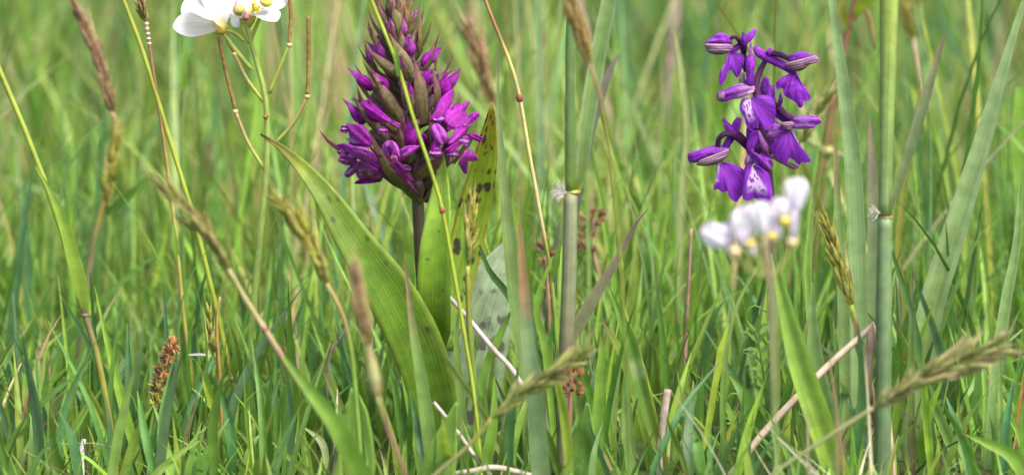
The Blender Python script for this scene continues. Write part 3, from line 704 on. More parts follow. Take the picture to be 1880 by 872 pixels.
    # upper left, lip to the camera
    f = Fl(TZ, -6); f.pil('hood', [(333, 702), (350, 660), (420, 640), (520, 590), (600, 575), (660, 580), (697, 620), (690, 662), (640, 690), (560, 722), (480, 732), (420, 757), (350, 747)], 3.0, [(0, lerp3(VI, PINK, 0.5)), (0.25, VI), (0.6, lerp3(VI, LI, 0.5)), (1, (0.52, 0.36, 0.56))], crease=0.3, rim=(0.4, 0.2, 0.42))
    f.pil('sepal', [(345, 705), (390, 660), (420, 680), (400, 735), (355, 742)], 1.6, ST, 'striped', -2.4)
    f.tub('ovary', [(690, 660, 5), (620, 610, 3), (580, 560, 0), (580, 480, 0)], [26, 34, 36, 22], [(0, VD), (1, (0.24, 0.17, 0.24))])
    f.tub('spur', [(652, 600), (652, 470, 0), (658, 350, 1), (655, 312, 1)], sp(44), SPC, -1.5)
    f.tub('bract', [(655, 330), (660, 198)], [16, 18, 6], (0.36, 0.14, 0.40))
    f.Z = BZ; f.lip((585, -45), [(520, -40), (500, 0), (498, 60), (530, 112), (550, 182), (580, 212), (640, 206), (665, 168), (700, 216), (740, 222), (786, 160), (802, 60), (782, -20), (740, -62), (690, -72)], 0.22, tilt=0.1, ruf=0.5)
    # right middle
    f = Fl(BZ, -4); f.pil('hood', [(945, 100), (1040, 104), (1130, 99), (1192, 152), (1160, 176), (1110, 210), (1040, 216), (960, 216), (920, 190), (935, 140)], 2.6, [(0, VI), (0.4, lerp3(VI, (0.45, 0.3, 0.5), 0.4)), (1, VI)], crease=0.4, rim=(0.5, 0.34, 0.5))
    f.pil('sepal', [(838, 166), (870, 158), (940, 148), (965, 180), (920, 232), (880, 226), (850, 202)], 2.0, ST, 'striped', -1.2)
    f.tub('ovary', [(720, 40, 4), (800, 22, 1), (870, 90, 0), (935, 132, 0)], [22, 28, 32, 26], DK)
    f.tub('bract', [(815, 30), (838, -15), (838, -90)], [14, 22, 6], [(0, VD), (1, VI)])
    f.tub('spur', [(930, 170), (870, 130, 1), (790, 60, 1), (755, -50, 2), (768, -150, 2)], sp(38), SPC, 1)
    f.lip((915, 215), [(880, 238), (820, 290), (780, 340), (773, 420), (790, 442), (870, 512), (892, 516), (920, 460), (1000, 522), (1015, 490), (1040, 502), (1096, 490), (1090, 464), (1040, 420), (1000, 350), (972, 280), (948, 228)], 0.86, tilt=-0.25)
    f.pil('sepal', [(763, 460), (790, 430), (830, 468), (900, 500), (1000, 510), (990, 546), (940, 552), (860, 516), (800, 482)], 1.2, ST, 'striped', 0.5, rim=(0.5, 0.38, 0.46))
    f.pil('petal', [(722, 290), (730, 240), (780, 170), (850, 190), (900, 240), (870, 270), (830, 292), (760, 312)], 1.8, [(0, lerp3(VI, PINK, 0.6)), (1, VI)], 'petal', 0.8, rim=(0.5, 0.3, 0.5))
    # lower left
    f = Fl(BZ, -4); f.pil('hood', [(55, 442), (80, 410), (160, 390), (270, 355), (340, 365), (398, 376), (385, 410), (260, 440), (150, 490), (110, 502), (70, 496)], 3.0, [(0, lerp3(VI, PINK, 0.4)), (0.3, VI), (1, lerp3(VI, LI, 0.3))])
    f.pil('sepal', [(128, 512), (170, 470), (260, 430), (390, 378), (402, 420), (370, 470), (320, 506), (240, 526), (160, 527)], 2.5, ST, 'striped', -1.4, rim=PINK)
    f.tub('bract', [(590, 390, 4), (500, 292, 1), (430, 240, 0), (385, 180, 0), (358, 128, 0)], [30, 38, 42, 36, 10], [(0, VD), (0.5, (0.10, 0.02, 0.13)), (0.75, VI), (1, lerp3(VI, (0.3, 0.06, 0.4), 0.5))])
    f.tub('ovary', [(430, 268), (370, 258, -1), (322, 298, -1), (312, 368, 0)], [24, 22, 22, 24], DK, -1)
    f.tub('spur', [(350, 400), (410, 312, 1), (452, 222, 2), (492, 122, 2)], sp(38), SPC, 1)
    f.lip((330, 498), [(302, 510), (296, 620), (273, 732), (310, 720), (350, 752), (395, 735), (410, 792), (466, 832), (500, 790), (526, 760), (532, 700), (562, 600), (520, 550), (440, 508), (380, 488)], 0.10, tilt=0.2, ruf=0.5)
    # low centre, facing the camera
    f = Fl(BZ, -7); f.pil('hood', [(582, 400), (620, 378), (700, 400), (732, 450), (782, 490), (762, 562), (720, 562), (650, 532), (598, 482)], 2.6, [(0, lerp3(VI, LI, 0.2)), (0.6, VI), (1, lerp3(VI, PINK, 0.6))], crease=0.4)
    f.pil('petal', [(535, 505), (556, 440), (600, 436), (622, 500), (560, 524)], 1.6, lerp3(VI, PINK, 0.5), 'petal', 0.5)
    f.tub('spur', [(610, 470, 1), (592, 380, 1), (610, 300, 2), (650, 240, 3)], sp(48), SPC, 1)
    f.tub('ovary', [(735, 440, 5), (738, 400, 0), (690, 352, -1), (645, 372, -1), (650, 430, 0)], [24, 28, 30, 28, 26], DK, -1)
    f.tub('bract', [(745, 470, 3), (700, 360, -1), (655, 232, -1)], [24, 34, 30, 8], [(0, (0.16, 0.05, 0.2)), (1, lerp3(VI, PINK, 0.4))], -1.5)
    f.lip((602, 515), [(548, 520), (520, 600), (508, 700), (520, 772), (520, 802), (560, 822), (610, 800), (630, 800), (650, 822), (760, 832), (766, 700), (742, 600), (700, 560), (660, 528)], 0.5, ruf=0.5, bulge=2.0)
    # flowers on the far side of the stem
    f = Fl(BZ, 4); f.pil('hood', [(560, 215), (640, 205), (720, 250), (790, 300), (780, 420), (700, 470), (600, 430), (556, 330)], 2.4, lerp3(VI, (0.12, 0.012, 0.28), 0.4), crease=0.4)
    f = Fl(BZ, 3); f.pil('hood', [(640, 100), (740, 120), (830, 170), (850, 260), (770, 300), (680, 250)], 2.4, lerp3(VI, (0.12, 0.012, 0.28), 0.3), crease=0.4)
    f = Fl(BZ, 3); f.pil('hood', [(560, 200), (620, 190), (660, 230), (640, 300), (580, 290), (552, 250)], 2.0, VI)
    f = Fl(TZ, 3); f.pil('hood', [(745, 640), (760, 560), (790, 520), (825, 535), (835, 600), (815, 700), (770, 720)], 2.4, UP)
    f.pil('petal', [(812, 700), (835, 690), (860, 715), (850, 745), (820, 740)], 1.0, (0.6, 0.5, 0.62), 'petal', -2)
    for pts, ws, c in [([(1424, 640), (1432, 560), (1440, 500), (1446, 455)], [18, 26, 18, 2], GL), ([(1420, 860), (1450, 740, -10), (1470, 650, -14), (1482, 590, -12)], [26, 40, 32, 3], G), ([(1420, 860), (1390, 780, -8), (1362, 720, -10), (1340, 690, -6)], [24, 36, 28, 3], G)]:
        mb = MB(); p3 = wpath(pts, GY0)
        blade(mb, p3, [x * PX() for x in ws], [(0, c), (0.9, c), (1, OL)], fold=0.3, n=16)
        mb.build('leaf', 'leaf', t)
build_winged_orchid()

# ------------------------------------------------------------------ cuckoo flowers (white, four petals)
WHT = [(0, (0.72, 0.72, 0.55)), (0.25, (0.82, 0.80, 0.82)), (1, (0.82, 0.79, 0.85))]
def obov(s): return max(0.12, (0.25 + 0.75 * math.sin(math.pi * min(1, 0.08 + 0.62 * s)) ** 1.3) * math.sqrt(max(0.0, 1 - max(0, (s - 0.62) / 0.39) ** 2)))
def cuckoo_flower_head(t, c, petals, calyx_to, Y, yellow=None, pink=0.0, cal_r=11):
    """c: calyx mouth (px); petals: list of (tip px, mm towards camera, width px); calyx_to: where the calyx joins its stalk"""
    C_ = W(c[0], c[1], Y); k = W(calyx_to[0], calyx_to[1], Y)
    mb = MB(); tube(mb, [k, k.lerp(C_, 0.5), C_, C_ + (C_ - k) * 0.25], [cal_r * PX(Y) * x for x in (0.45, 1.0, 0.95, 0.5)], [(0, (0.42, 0.33, 0.06)), (1, (0.55, 0.42, 0.12))], n=8, sides=10)
    f = mb.build('flower', 'stem', t)
    for (tip, mm, w) in petals:
        b = W(tip[0], tip[1], Y + mm * 0.001); d = b - C_
        nor = Vector((0, -1, 0.45)) if abs(mm) < 6 else Vector((0.2, -0.5, 0.9))
        m = C_.lerp(b, 0.5) + nor.normalized() * d.length * 0.06
        mb = MB(); blade(mb, [C_.lerp(k, 0.1), m, b], w * PX(Y), [(0, WHT[0][1]), (0.25, WHT[1][1]), (1, lerp3(WHT[2][1], (0.74, 0.62, 0.82), pink))], face=nor, fold=0.12, curl=0.12, cols=9, n=18, prof=obov, wave=0.05)
        mb.build('petal', 'white', f)
    if yellow:
        for j in range(6):
            p = W(yellow[0] + rng.uniform(-9, 9), yellow[1] + rng.uniform(-8, 8), Y - 0.004)
            q = C_.lerp(p, 0.3)
            mb = MB(); tube(mb, [q, q.lerp(p, 0.8), p], [0.0002, 0.0002, 0.0006], [(0, (0.5, 0.55, 0.2)), (0.7, (0.6, 0.6, 0.2)), (0.8, (0.75, 0.6, 0.03)), (1, (0.75, 0.6, 0.03))], n=6, sides=6)
            mb.build('stamen', 'stem', f)
    return f
def build_cuckoo_left():
    Y = 0.03
    path = ground_path(wpath([(458, 640), (468, 540), (478, 430), (489, 310), (489, 195), (474, 125), (460, 75), (452, 40)], Y), 0.3)
    t = thing('cuckoo_flower', path[0], 'white four-petalled wildflower with upright brown seed pods on thin stalks', 'wildflower', None)
    SG = [(0, (0.14, 0.22, 0.05)), (0.5, (0.20, 0.29, 0.07)), (1, (0.26, 0.34, 0.08))]
    mb = MB(); tube(mb, path, [6.5 * PX(Y), 6.5 * PX(Y), 6.5 * PX(Y), 5.5 * PX(Y), 4 * PX(Y)], SG, n=30, sides=10); mb.build('stem', 'stem', t)
    sg = (0.26, 0.33, 0.06)
    def stalk(a, b, r=3.0, mid=None, c0=sg, c1=sg):
        pa, pb = W(*a, Y), W(*b, Y); pm = W(*mid, Y) if mid else pa.lerp(pb, 0.5)
        mb = MB(); tube(mb, [pa, pm, pb], r * PX(Y), [(0, c0), (1, c1)], n=10, sides=7); return mb.build('stalk', 'stem', t)
    stalk((462, 128), (410, 60), 4.2, (432, 92)); stalk((448, 76), (412, 55), 3.6, (432, 62))
    stalk((458, 80), (441, 28), 3.6, (447, 55)); stalk((460, 78), (485, 15), 3.6, (470, 50)); stalk((455, 60), (458, 20), 3.2)
    tan = (0.30, 0.20, 0.10); PB = [(0, (0.22, 0.17, 0.06)), (1, (0.19, 0.10, 0.05))]
    for (st, node, top, mid) in [((486, 312), (432, 205), (402, 68), (412, 120)), ((483, 186), (431, 100), (415, 62), (420, 78)),
                                 ((494, 172), (531, 83), (530, -25), (534, 30)), ((505, 264), (564, 178), (566, 30), (567, 100))]:
        br = st[0] > 490 and st[1] > 200 or st[0] < 490
        s_ = stalk(st, node, 3.4, None if not br else ((st[0] + node[0]) / 2 + (6 if st[0] > 490 else -4), (st[1] + node[1]) / 2 + 3), sg, tan if br else sg)
        mb = MB(); tube(mb, [W(node[0], node[1] + 4, Y), W(node[0], node[1] - 4, Y)], [4 * PX(Y), 5.4 * PX(Y), 4 * PX(Y)], (0.42, 0.38, 0.16), n=5, sides=8); mb.build('node', 'stem', s_)
        mb = MB(); P = [W(node[0], node[1] - 4, Y), W(*mid, Y), W(*top, Y)]
        tube(mb, P, [3.5 * PX(Y) * (1 + 0.14 * (i % 2)) for i in range(25)] + [2.5 * PX(Y)], PB, n=26, sides=8); mb.build('seed_pod', 'head', s_)
    mb = MB(); tube(mb, [W(491, 213, Y - 0.001), W(485, 216, Y - 0.002)], [3.4 * PX(Y), 3.0 * PX(Y)], (0.2, 0.09, 0.05), n=4); mb.build('scar', 'stem', t)
    cuckoo_flower_head(t, (401, 46), [((318, 50), -5, 48), ((345, -5), 5, 70), ((395, -35), 9, 66), ((352, 22), -10, 60)], (412, 62), Y, cal_r=14)
    cuckoo_flower_head(t, (462, 22), [((418, 2), -4, 48), ((508, 40), -7, 50), ((528, -12), 3, 48), ((424, 36), 4, 44), ((470, -38), 8, 50)], (456, 50), Y, yellow=(470, 14), cal_r=10)
    for a, b, r_, c in [((441, 28), (434, -2), 11, 0), ((487, 12), (492, -12), 12, 1), ((452, 38), (450, 20), 7, 2)]:
        mb = MB(); solid_bud(mb, W(*a, Y - 0.004), W(*b, Y - 0.005), r_ * PX(Y), [[(0, (0.34, 0.34, 0.06)), (0.6, (0.45, 0.33, 0.12)), (1, (0.5, 0.3, 0.5))], [(0, (0.5, 0.42, 0.06)), (1, (0.6, 0.5, 0.1))], [(0, (0.25, 0.12, 0.1)), (1, (0.2, 0.1, 0.12))]][c])
        mb.build('bud', 'stem', t)
build_cuckoo_left()
def build_cuckoo_right():
    Y = -0.17
    path = ground_path(wpath([(1426, 860), (1420, 720), (1416, 580), (1412, 490), (1405, 455)], Y), 0.2)
    t = thing('cuckoo_flower', path[0], 'pale lilac-white wildflower cluster in front of the violet orchid', 'wildflower', None)
    mb = MB(); tube(mb, path, [3.6 * PX(Y), 4 * PX(Y), 4 * PX(Y), 5.5 * PX(Y)], [(0, (0.16, 0.23, 0.08)), (0.7, (0.19, 0.24, 0.10)), (1, (0.22, 0.18, 0.12))], n=24, sides=9); mb.build('stem', 'stem', t)
    sg = (0.3, 0.3, 0.1)
    EZ = lambda p: (1260 + p[0] / 4.358, 300 + p[1] / 4.358)
    WL = (0.92, 0.89, 0.97); LC = (0.82, 0.72, 0.95)
    blooms = [((370, 690), (420, 760), [([(108, 562), (150, 490), (220, 473), (290, 510), (330, 580), (300, 660), (200, 680), (140, 630)], 0, WL), ([(240, 560), (300, 480), (360, 520), (380, 610), (350, 690), (280, 680)], 3, LC)], None, 60),
              ((520, 620), (560, 720), [([(345, 440), (400, 368), (480, 338), (540, 400), (556, 520), (500, 600), (420, 600), (365, 530)], 0, WL), ([(400, 560), (450, 530), (480, 600), (470, 660), (420, 640)], -4, LC), ([(480, 640), (560, 650), (560, 720), (510, 735)], -3, WL)], (512, 628), 40),
              ((630, 600), (620, 720), [([(500, 352), (560, 310), (640, 308), (692, 380), (684, 500), (620, 580), (545, 500)], -2, WL), ([(650, 500), (700, 450), (760, 520), (750, 600), (690, 620)], 1, LC)], (690, 596), 40),
              ((850, 600), (830, 680), [([(678, 335), (720, 270), (790, 290), (822, 370), (790, 440), (715, 435)], -1, WL), ([(778, 182), (820, 130), (900, 113), (962, 150), (977, 230), (942, 330), (892, 390), (830, 372), (790, 280)], 2, WL), ([(840, 380), (890, 390), (890, 520), (880, 600), (820, 590), (830, 470)], 0, LC)], (796, 468), 55)]
    for c, k, pet, yel, cr in blooms:
        c, k = EZ(c), EZ(k)
        a = W(1413, 510, Y); b = W(*k, Y); mb = MB(); tube(mb, [a, a.lerp(b, 0.5) + Vector((0, 0, -0.001)), b], 3.0 * PX(Y), sg, n=8, sides=7); mb.build('stalk', 'stem', t)
        C_, kk = W(*c, Y), b
        mb = MB(); tube(mb, [kk, kk.lerp(C_, 0.5), C_, C_ + (C_ - kk) * 0.3], [cr / 4.358 * PX(Y) * x for x in (0.4, 0.9, 0.85, 0.4)], [(0, (0.38, 0.33, 0.14)), (1, (0.6, 0.48, 0.32))], n=8, sides=10)
        f = mb.build('flower', 'stem', t)
        for pts, dm, col in pet:
            mb = MB(); pillow(mb, [EZ(p) for p in pts], Y + dm * 0.001, 1.7, [(0, lerp3(col, LC, 0.8)), (0.5, col), (1, lerp3(col, LC, 0.3))], single=True, crease=0.5); mb.build('petal', 'white', f)
        if yel:
            for q in range(2):
                p = EZ((yel[0] + rng.uniform(-26, 26), yel[1] + rng.uniform(-24, 24))); a = W(*p, Y - 0.0045)
                mb = MB(); tube(mb, [C_.lerp(a, 0.35), C_.lerp(a, 0.8), a], [0.0003, 0.0003, 0.001], [(0, (0.5, 0.55, 0.2)), (0.7, (0.6, 0.55, 0.12)), (1, (0.5, 0.42, 0.06))], n=6, sides=6); mb.build('stamen', 'stem', f)
build_cuckoo_right()

# ------------------------------------------------------------------ grasses one can pick out
def single_blade(pts, wpx, col, label, Y=0.0, turn=0.0, fold=0.3, group=None, n=22, mat='leaf', root=True, cat='grass', name='grass_shoot', edge=None, wave=0.03, face=None, curl=0.0, cols=5):
    p3 = wpath(pts, Y)
    L0 = sum((a - b).length for a, b in zip(p3, p3[1:]))
    if root: p3 = ground_path(p3)
    L1 = sum((a - b).length for a, b in zip(p3, p3[1:])); f0 = (L1 - L0) / L1
    ws = wpx if isinstance(wpx, list) else [wpx, wpx, wpx * 0.85, wpx * 0.5, 1.0]
    q = [interp(ws, max(0, (i / 40 - f0) / (1 - f0))) * PX(Y) for i in range(41)]
    c = [(f0 + (1 - f0) * t, k) for t, k in col] if isinstance(col, list) else col
    mb = MB(); blade(mb, p3, q, c, fold=fold, turn=turn, n=n, edge=edge, wave=wave, curl=curl, cols=cols, **({'face': face} if face else {}))
    o = mb.build(name, mat); return tag(o, label, cat, group)
def stalk_part(t, pts, rpx, col, Y, name='stem', mat='stem', root=False, n=28, sides=8):
    p3 = wpath(pts, Y); L0 = sum((a - b).length for a, b in zip(p3, p3[1:]))
    if root: p3 = ground_path(p3)
    L1 = sum((a - b).length for a, b in zip(p3, p3[1:])); f0 = (L1 - L0) / L1
    c = [(f0 + (1 - f0) * s, k) for s, k in col] if isinstance(col, list) else col
    rs = rpx if isinstance(rpx, list) else [rpx, rpx]
    q = [interp(rs, max(0, (i / 30 - f0) / (1 - f0))) * PX(Y) for i in range(31)]
    mb = MB(); tube(mb, p3, q, c, n=n, sides=sides); return mb.build(name, mat, t)
def leaf_part(t, pts, wpx, col, Y, turn=0.0, fold=0.3, name='leaf', n=18, edge=None, mat='leaf', wave=0.03):
    mb = MB(); blade(mb, wpath(pts, Y), [w * PX(Y) for w in wpx], col, fold=fold, turn=turn, n=n, edge=edge, wave=wave); return mb.build(name, mat, t)
def node_part(t, p, r, col, Y, d=(0, 1), h=5):
    a = W(p[0] - d[0] * h, p[1] + d[1] * h, Y); b = W(p[0] + d[0] * h, p[1] - d[1] * h, Y)
    mb = MB(); tube(mb, [a, a.lerp(b, 0.5), b], [r * 0.7 * PX(Y), r * PX(Y), r * 0.7 * PX(Y)], col, n=5); return mb.build('node', 'stem', t)
def culm_thing(name, pts, Y, label, cat='grass', group=None):
    p3 = ground_path(wpath(pts, Y)); return thing(name, p3[0], label, cat, group)
_spk = {}
def spikelet_mesh(key, col0, col1, awn):
    if key in _spk: return _spk[key]
    mb = MB(); mbz = lambda z: Vector((0, 0, z))
    # two overlapping glumes round a plump floret, tip with a short awn; unit length
    tube(mb, [mbz(0), mbz(0.5), mbz(1)], [0.03, 0.13, 0.17, 0.16, 0.11, 0.05, 0.01], [(0, col0), (0.6, col0), (1, col1)], n=7, sides=6, flat=0.75)
    for sgn in (-1, 1):
        blade(mb, [Vector((sgn * 0.03, 0, 0)), Vector((sgn * 0.16, -0.02, 0.42)), Vector((sgn * 0.10, 0, 0.92 + 0.1 * sgn))], 0.24, [(0, lerp3(col0, GL, 0.4)), (0.6, col0), (1, col1)], face=Vector((sgn, -0.4, 0)), fold=-0.4, cols=3, n=6, prof=lanc)
    if awn: blade(mb, [Vector((0.02, 0, 0.9)), Vector((0.06, 0, 1.75))], [0.05, 0.01], lerp3(col1, CR, 0.5), cols=2, n=2, fold=0)
    me = mb.mesh('spikelet'); me.materials.append(MAT['head']); _spk[key] = me; return me
def spike(t, pts, wpx, Y, key, c0, c1, count=44, awn=True, seed=1, splay=0.5, taper=None, ln=None):
    """a grass spike along pts (bottom first), built of spikelets"""
    P = spline(wpath(pts, Y), 40); T = tangents(P); r = random.Random(seed)
    mb = MB(); tube(mb, P, [2.2 * PX(Y), 1.0 * PX(Y)], lerp3(c0, GL, 0.3), n=14, sides=6); mb.build('spike_axis', 'stem', t)
    L = sum((a - b).length for a, b in zip(P, P[1:]))
    mes = [spikelet_mesh(key, c0, c1, awn), spikelet_mesh(key + ' pale', lerp3(c0, (0.32, 0.31, 0.14), 0.3), lerp3(c1, (0.40, 0.35, 0.2), 0.35), awn), spikelet_mesh(key + ' dark', lerp3(c0, (0.10, 0.07, 0.035), 0.5), c1, awn)]; o0 = Vector(t['_o'])
    for i in range(count):
        s = (i + 0.3) / count; k = min(39, int(s * 37)); p, d = P[k], T[k]
        an = i * 2.4 + r.uniform(-0.7, 0.7)
        if r.random() < 0.08: continue
        me = mes[r.choice((0, 0, 0, 1, 1, 2))]
        a = d.orthogonal().normalized(); b = d.cross(a)
        o = a * math.cos(an) + b * math.sin(an)
        tp = (math.sin(math.pi * min(1, 0.18 + 0.8 * s)) ** 0.7) if taper is None else interp(taper, s)
        dirv = (d + o * splay * r.uniform(0.3, 1.7)).normalized()
        ln_ = (ln or wpx * 0.95) * PX(Y) * (0.65 + 0.5 * tp) * r.uniform(0.7, 1.25)
        sp = bpy.data.objects.new('spikelet', me); COL.objects.link(sp); sp.parent = t
        sp.location = p + o * wpx * PX(Y) * 0.16 * tp - o0
        q = dirv.to_track_quat('Z', 'Y'); sp.rotation_mode = 'QUATERNION'; sp.rotation_quaternion = q
        sp.scale = (ln_ * 0.85 * (0.55 + 0.45 * tp), ln_ * 0.85 * (0.55 + 0.45 * tp), ln_)
def hairs(t, p, Y, n, Lpx, spread, base_dir, seed):
    """pale hairs of a ligule, tied in one tuft"""
    r = random.Random(seed); mb = MB()
    for i in range(n):
        a = W(p[0] + r.uniform(-4, 4), p[1] + r.uniform(-3, 3), Y - 0.002)
        an = base_dir + r.uniform(-spread, spread); L = Lpx * r.uniform(0.5, 1.1)
        b = W(p[0] + math.cos(an) * L, p[1] - math.sin(an) * L, Y - 0.002 + r.uniform(-0.003, 0.003))
        m = a.lerp(b, 0.6) + Vector((0, 0, r.uniform(-0.0006, 0.0006)))
        tube(mb, [a, m, b], [0.00012, 0.0001, 0.00004], (0.8, 0.78, 0.74), n=5, sides=4, cap=False)
    return mb.build('ligule_hairs', 'white', t)

# --- the two thick reed-like stems
def build_reeds():
    Y = -0.03
    t = culm_thing('reed', [(1047, 620), (1047, 360)], Y, 'thick grey-green grass stem with white-haired joint right of the magenta orchid')
    stalk_part(t, [(1040, 640), (1045, 500), (1048, 352)], [14, 13.5, 12.5], [(0, (0.12, 0.12, 0.07)), (0.5, (0.16, 0.19, 0.11)), (1, (0.19, 0.22, 0.13))], Y, root=True, sides=12)
    stalk_part(t, [(1050, 352), (1047, 200), (1049, 0), (1052, -150), (1056, -330)], [12, 9.5, 9, 8, 5], [(0, GL), (0.1, (0.12, 0.2, 0.06)), (1, (0.10, 0.19, 0.08))], Y, name='sheath', sides=12)
    leaf_part(t, [(1058, 352), (1068, 320, -3), (1078, 230, -6), (1098, 110, -9), (1124, -20, -12), (1156, -150, -16), (1190, -260, -20)], [12, 22, 27, 30, 29, 28, 26, 20, 12, 2], [(0, GY), (0.1, (0.19, 0.28, 0.09)), (1, (0.18, 0.26, 0.11))], Y, fold=0.45, turn=0.15, edge=(0.36, 0.4, 0.26), n=26)
    node_part(t, (1052, 352), 15, [(0, (0.3, 0.22, 0.06)), (1, (0.38, 0.36, 0.08))], Y)
    hairs(t, (1036, 352), Y, 34, 26, 1.3, 2.9, 5); hairs(t, (1032, 360), Y, 14, 16, 0.6, 3.7, 6)
    t = culm_thing('reed', [(1624, 640), (1625, 400)], Y, 'thickest smooth blue-green grass stem with narrow side blade right of violet orchid')
    stalk_part(t, [(1622, 680), (1623, 540), (1625, 398)], [15, 14.5, 13], [(0, (0.09, 0.15, 0.07)), (1, (0.13, 0.21, 0.10))], Y, root=True, sides=14)
    stalk_part(t, [(1625, 398), (1628, 240), (1631, 110), (1633, -40), (1638, -200), (1646, -420)], [12.5, 12.7, 14.5, 17, 17, 12, 5], [(0, (0.14, 0.22, 0.09)), (0.25, (0.16, 0.26, 0.07)), (0.45, (0.20, 0.28, 0.06)), (1, (0.21, 0.29, 0.06))], Y, name='sheath', sides=14)
    leaf_part(t, [(1631, 398), (1640, 372, -2), (1668, 290, -5), (1700, 185, -8), (1722, 110, -9), (1735, 62, -10)], [8, 14, 20, 22, 14, 3], [(0, (0.2, 0.25, 0.09)), (0.5, (0.18, 0.24, 0.11)), (0.85, (0.2, 0.19, 0.10)), (1, (0.28, 0.13, 0.12))], Y, fold=0.6, turn=0.5, edge=(0.26, 0.18, 0.18), n=24)
    node_part(t, (1626, 398), 15, [(0, (0.2, 0.1, 0.06)), (1, (0.3, 0.2, 0.1))], Y, h=3)
    hairs(t, (1612, 392), Y, 20, 20, 1.2, 3.0, 8)
build_reeds()

# --- flowering grasses: (stems, leaves, spikes)
def flowering():
    # crossing the marsh orchid
    Y = -0.035
    t = culm_thing('grass_culm', [(878, 872), (868, 720)], Y, 'thin yellow-green flower stalk crossing in front of the magenta orchid spike')
    stalk_part(t, [(884, 880), (872, 740), (850, 600), (833, 500), (812, 385), (790, 310), (758, 215), (733, 130), (704, 55), (672, -25), (640, -130), (628, -190)], [3.8, 3.6, 3.4, 3.0], [(0, GY), (0.35, GY), (1, (0.27, 0.33, 0.04))], Y, root=True, n=40)
    node_part(t, (812, 386), 6, RD, Y, h=6); leaf_part(t, [(733, 140, -1), (729, 112, -2), (724, 76, -2)], [8, 10, 2], GL, Y, turn=0.3)
    # red-jointed stalk between orchid and reed
    Y = 0.002
    t = culm_thing('grass_culm', [(1020, 620), (1012, 510)], Y, 'thin stalk, cream below and red-brown above its joint, between orchid and thick stem')
    stalk_part(t, [(1024, 660), (1012, 512), (990, 385), (972, 285), (954, 180), (938, 120), (908, 45), (880, -30), (850, -140), (838, -200)], [4.2, 3.7, 3.5, 3.1, 2.8], [(0, GL), (0.24, OL), (0.3, CR), (0.66, (0.42, 0.40, 0.13)), (0.69, RD), (0.72, (0.28, 0.15, 0.07)), (1, (0.25, 0.12, 0.06))], Y, root=True, n=36)
    node_part(t, (954, 180), 7, RD, Y, h=7); leaf_part(t, [(1012, 516), (1020, 490, -2), (1030, 440, -4)], [10, 16, 2], GL, Y, turn=0.4)
    # green spike in focus right of the marsh orchid
    Y = -0.02
    t = culm_thing('vernal_grass', [(862, 650), (860, 500)], Y, 'green-gold grass spike standing upright below the spotted orchid leaf')
    stalk_part(t, [(872, 720), (862, 600), (858, 488)], [6.5, 5.5, 5], [(0, G), (1, OL)], Y, root=True)
    leaf_part(t, [(857, 500), (851, 450, -2), (850, 405, -2)], [7, 9, 2], GL, Y)
    spike(t, [(859, 490), (864, 420), (867, 360)], 23, Y, 'gold', (0.20, 0.22, 0.035), (0.34, 0.28, 0.08), 34, seed=2, splay=0.28, ln=34)
    # green-gold spike on the right
    t = culm_thing('vernal_grass', [(1590, 700), (1560, 550)], Y, 'narrow olive-gold grass spike leaning beside the thickest blue-green stem')
    stalk_part(t, [(1604, 740), (1582, 640), (1562, 560)], [6, 5.5, 5], [(0, (0.17, 0.12, 0.07)), (0.4, OL), (1, GY)], Y, root=True)
    leaf_part(t, [(1592, 690), (1576, 620, -3), (1566, 580, -4)], [14, 20, 2], [(0, (0.2, 0.24, 0.1)), (1, PK)], Y, turn=0.3)
    spike(t, [(1562, 562), (1545, 500), (1514, 396)], 26, Y, 'gold', (0.20, 0.22, 0.035), (0.34, 0.28, 0.08), 38, seed=3, splay=0.24, ln=38)
    # left: long stalk with white-beaded top
    Y = 0.03
    t = culm_thing('grass_culm', [(395, 872), (368, 790)], Y, 'slim straw-yellow stalk with white-beaded brown top left of the white flowers')
    stalk_part(t, [(396, 880), (368, 790), (350, 680), (335, 560), (327, 470), (318, 390), (301, 260), (284, 150), (268, 40)], [4, 4, 3.8, 3.4, 3], [(0, OL), (0.08, OL), (0.1, RD), (0.14, OL), (0.55, (0.3, 0.28, 0.07)), (0.8, (0.25, 0.14, 0.07)), (1, (0.2, 0.1, 0.07))], Y, root=True, n=36)
    node_part(t, (368, 790), 6, RD, Y, h=5); leaf_part(t, [(328, 480), (322, 450, -1), (318, 410, -1)], [9, 12, 3], GL, Y)
    for i in range(5): node_part(t, (269 + i * 1.2, 44 + i * 9), 4.2, (0.6, 0.52, 0.46), Y, h=2)
    spike(t, [(267, 40), (258, 8), (240, -40)], 26, Y, 'brown', (0.16, 0.12, 0.05), (0.26, 0.15, 0.09), 26, seed=4, splay=0.35)
    # left: the yellow-green stalk with a leaf at its joint
    t = culm_thing('grass_culm', [(470, 872), (425, 695)], Y, 'yellow-green leaning stalk with a short bright leaf at its low joint')
    stalk_part(t, [(470, 880), (426, 695), (392, 545), (355, 400), (305, 235), (262, 95), (212, -40), (180, -150)], [5.5, 4.6, 4.4, 4, 3.5], [(0, (0.18, 0.18, 0.05)), (0.2, OL), (0.24, GY), (1, (0.25, 0.29, 0.05))], Y, root=True, n=34)
    node_part(t, (426, 695), 7, (0.2, 0.15, 0.05), Y, h=4); leaf_part(t, [(428, 694), (436, 655, -3), (448, 615, -4), (460, 590, -4)], [9, 18, 12, 2], GL, Y, turn=0.2)
    # left edge: stalk with broad pale leaf
    Y = -0.02
    t = culm_thing('grass_culm', [(178, 655), (155, 578)], Y, 'yellow-green stalk with one broad lime leaf at the left of the meadow')
    stalk_part(t, [(180, 660), (156, 578), (105, 400), (50, 250), (-12, 100), (-50, -20), (-70, -120)], [6, 5, 4.6, 4], [(0, OL), (0.12, PU), (0.16, GY), (1, (0.22, 0.28, 0.05))], Y, root=True, n=30)
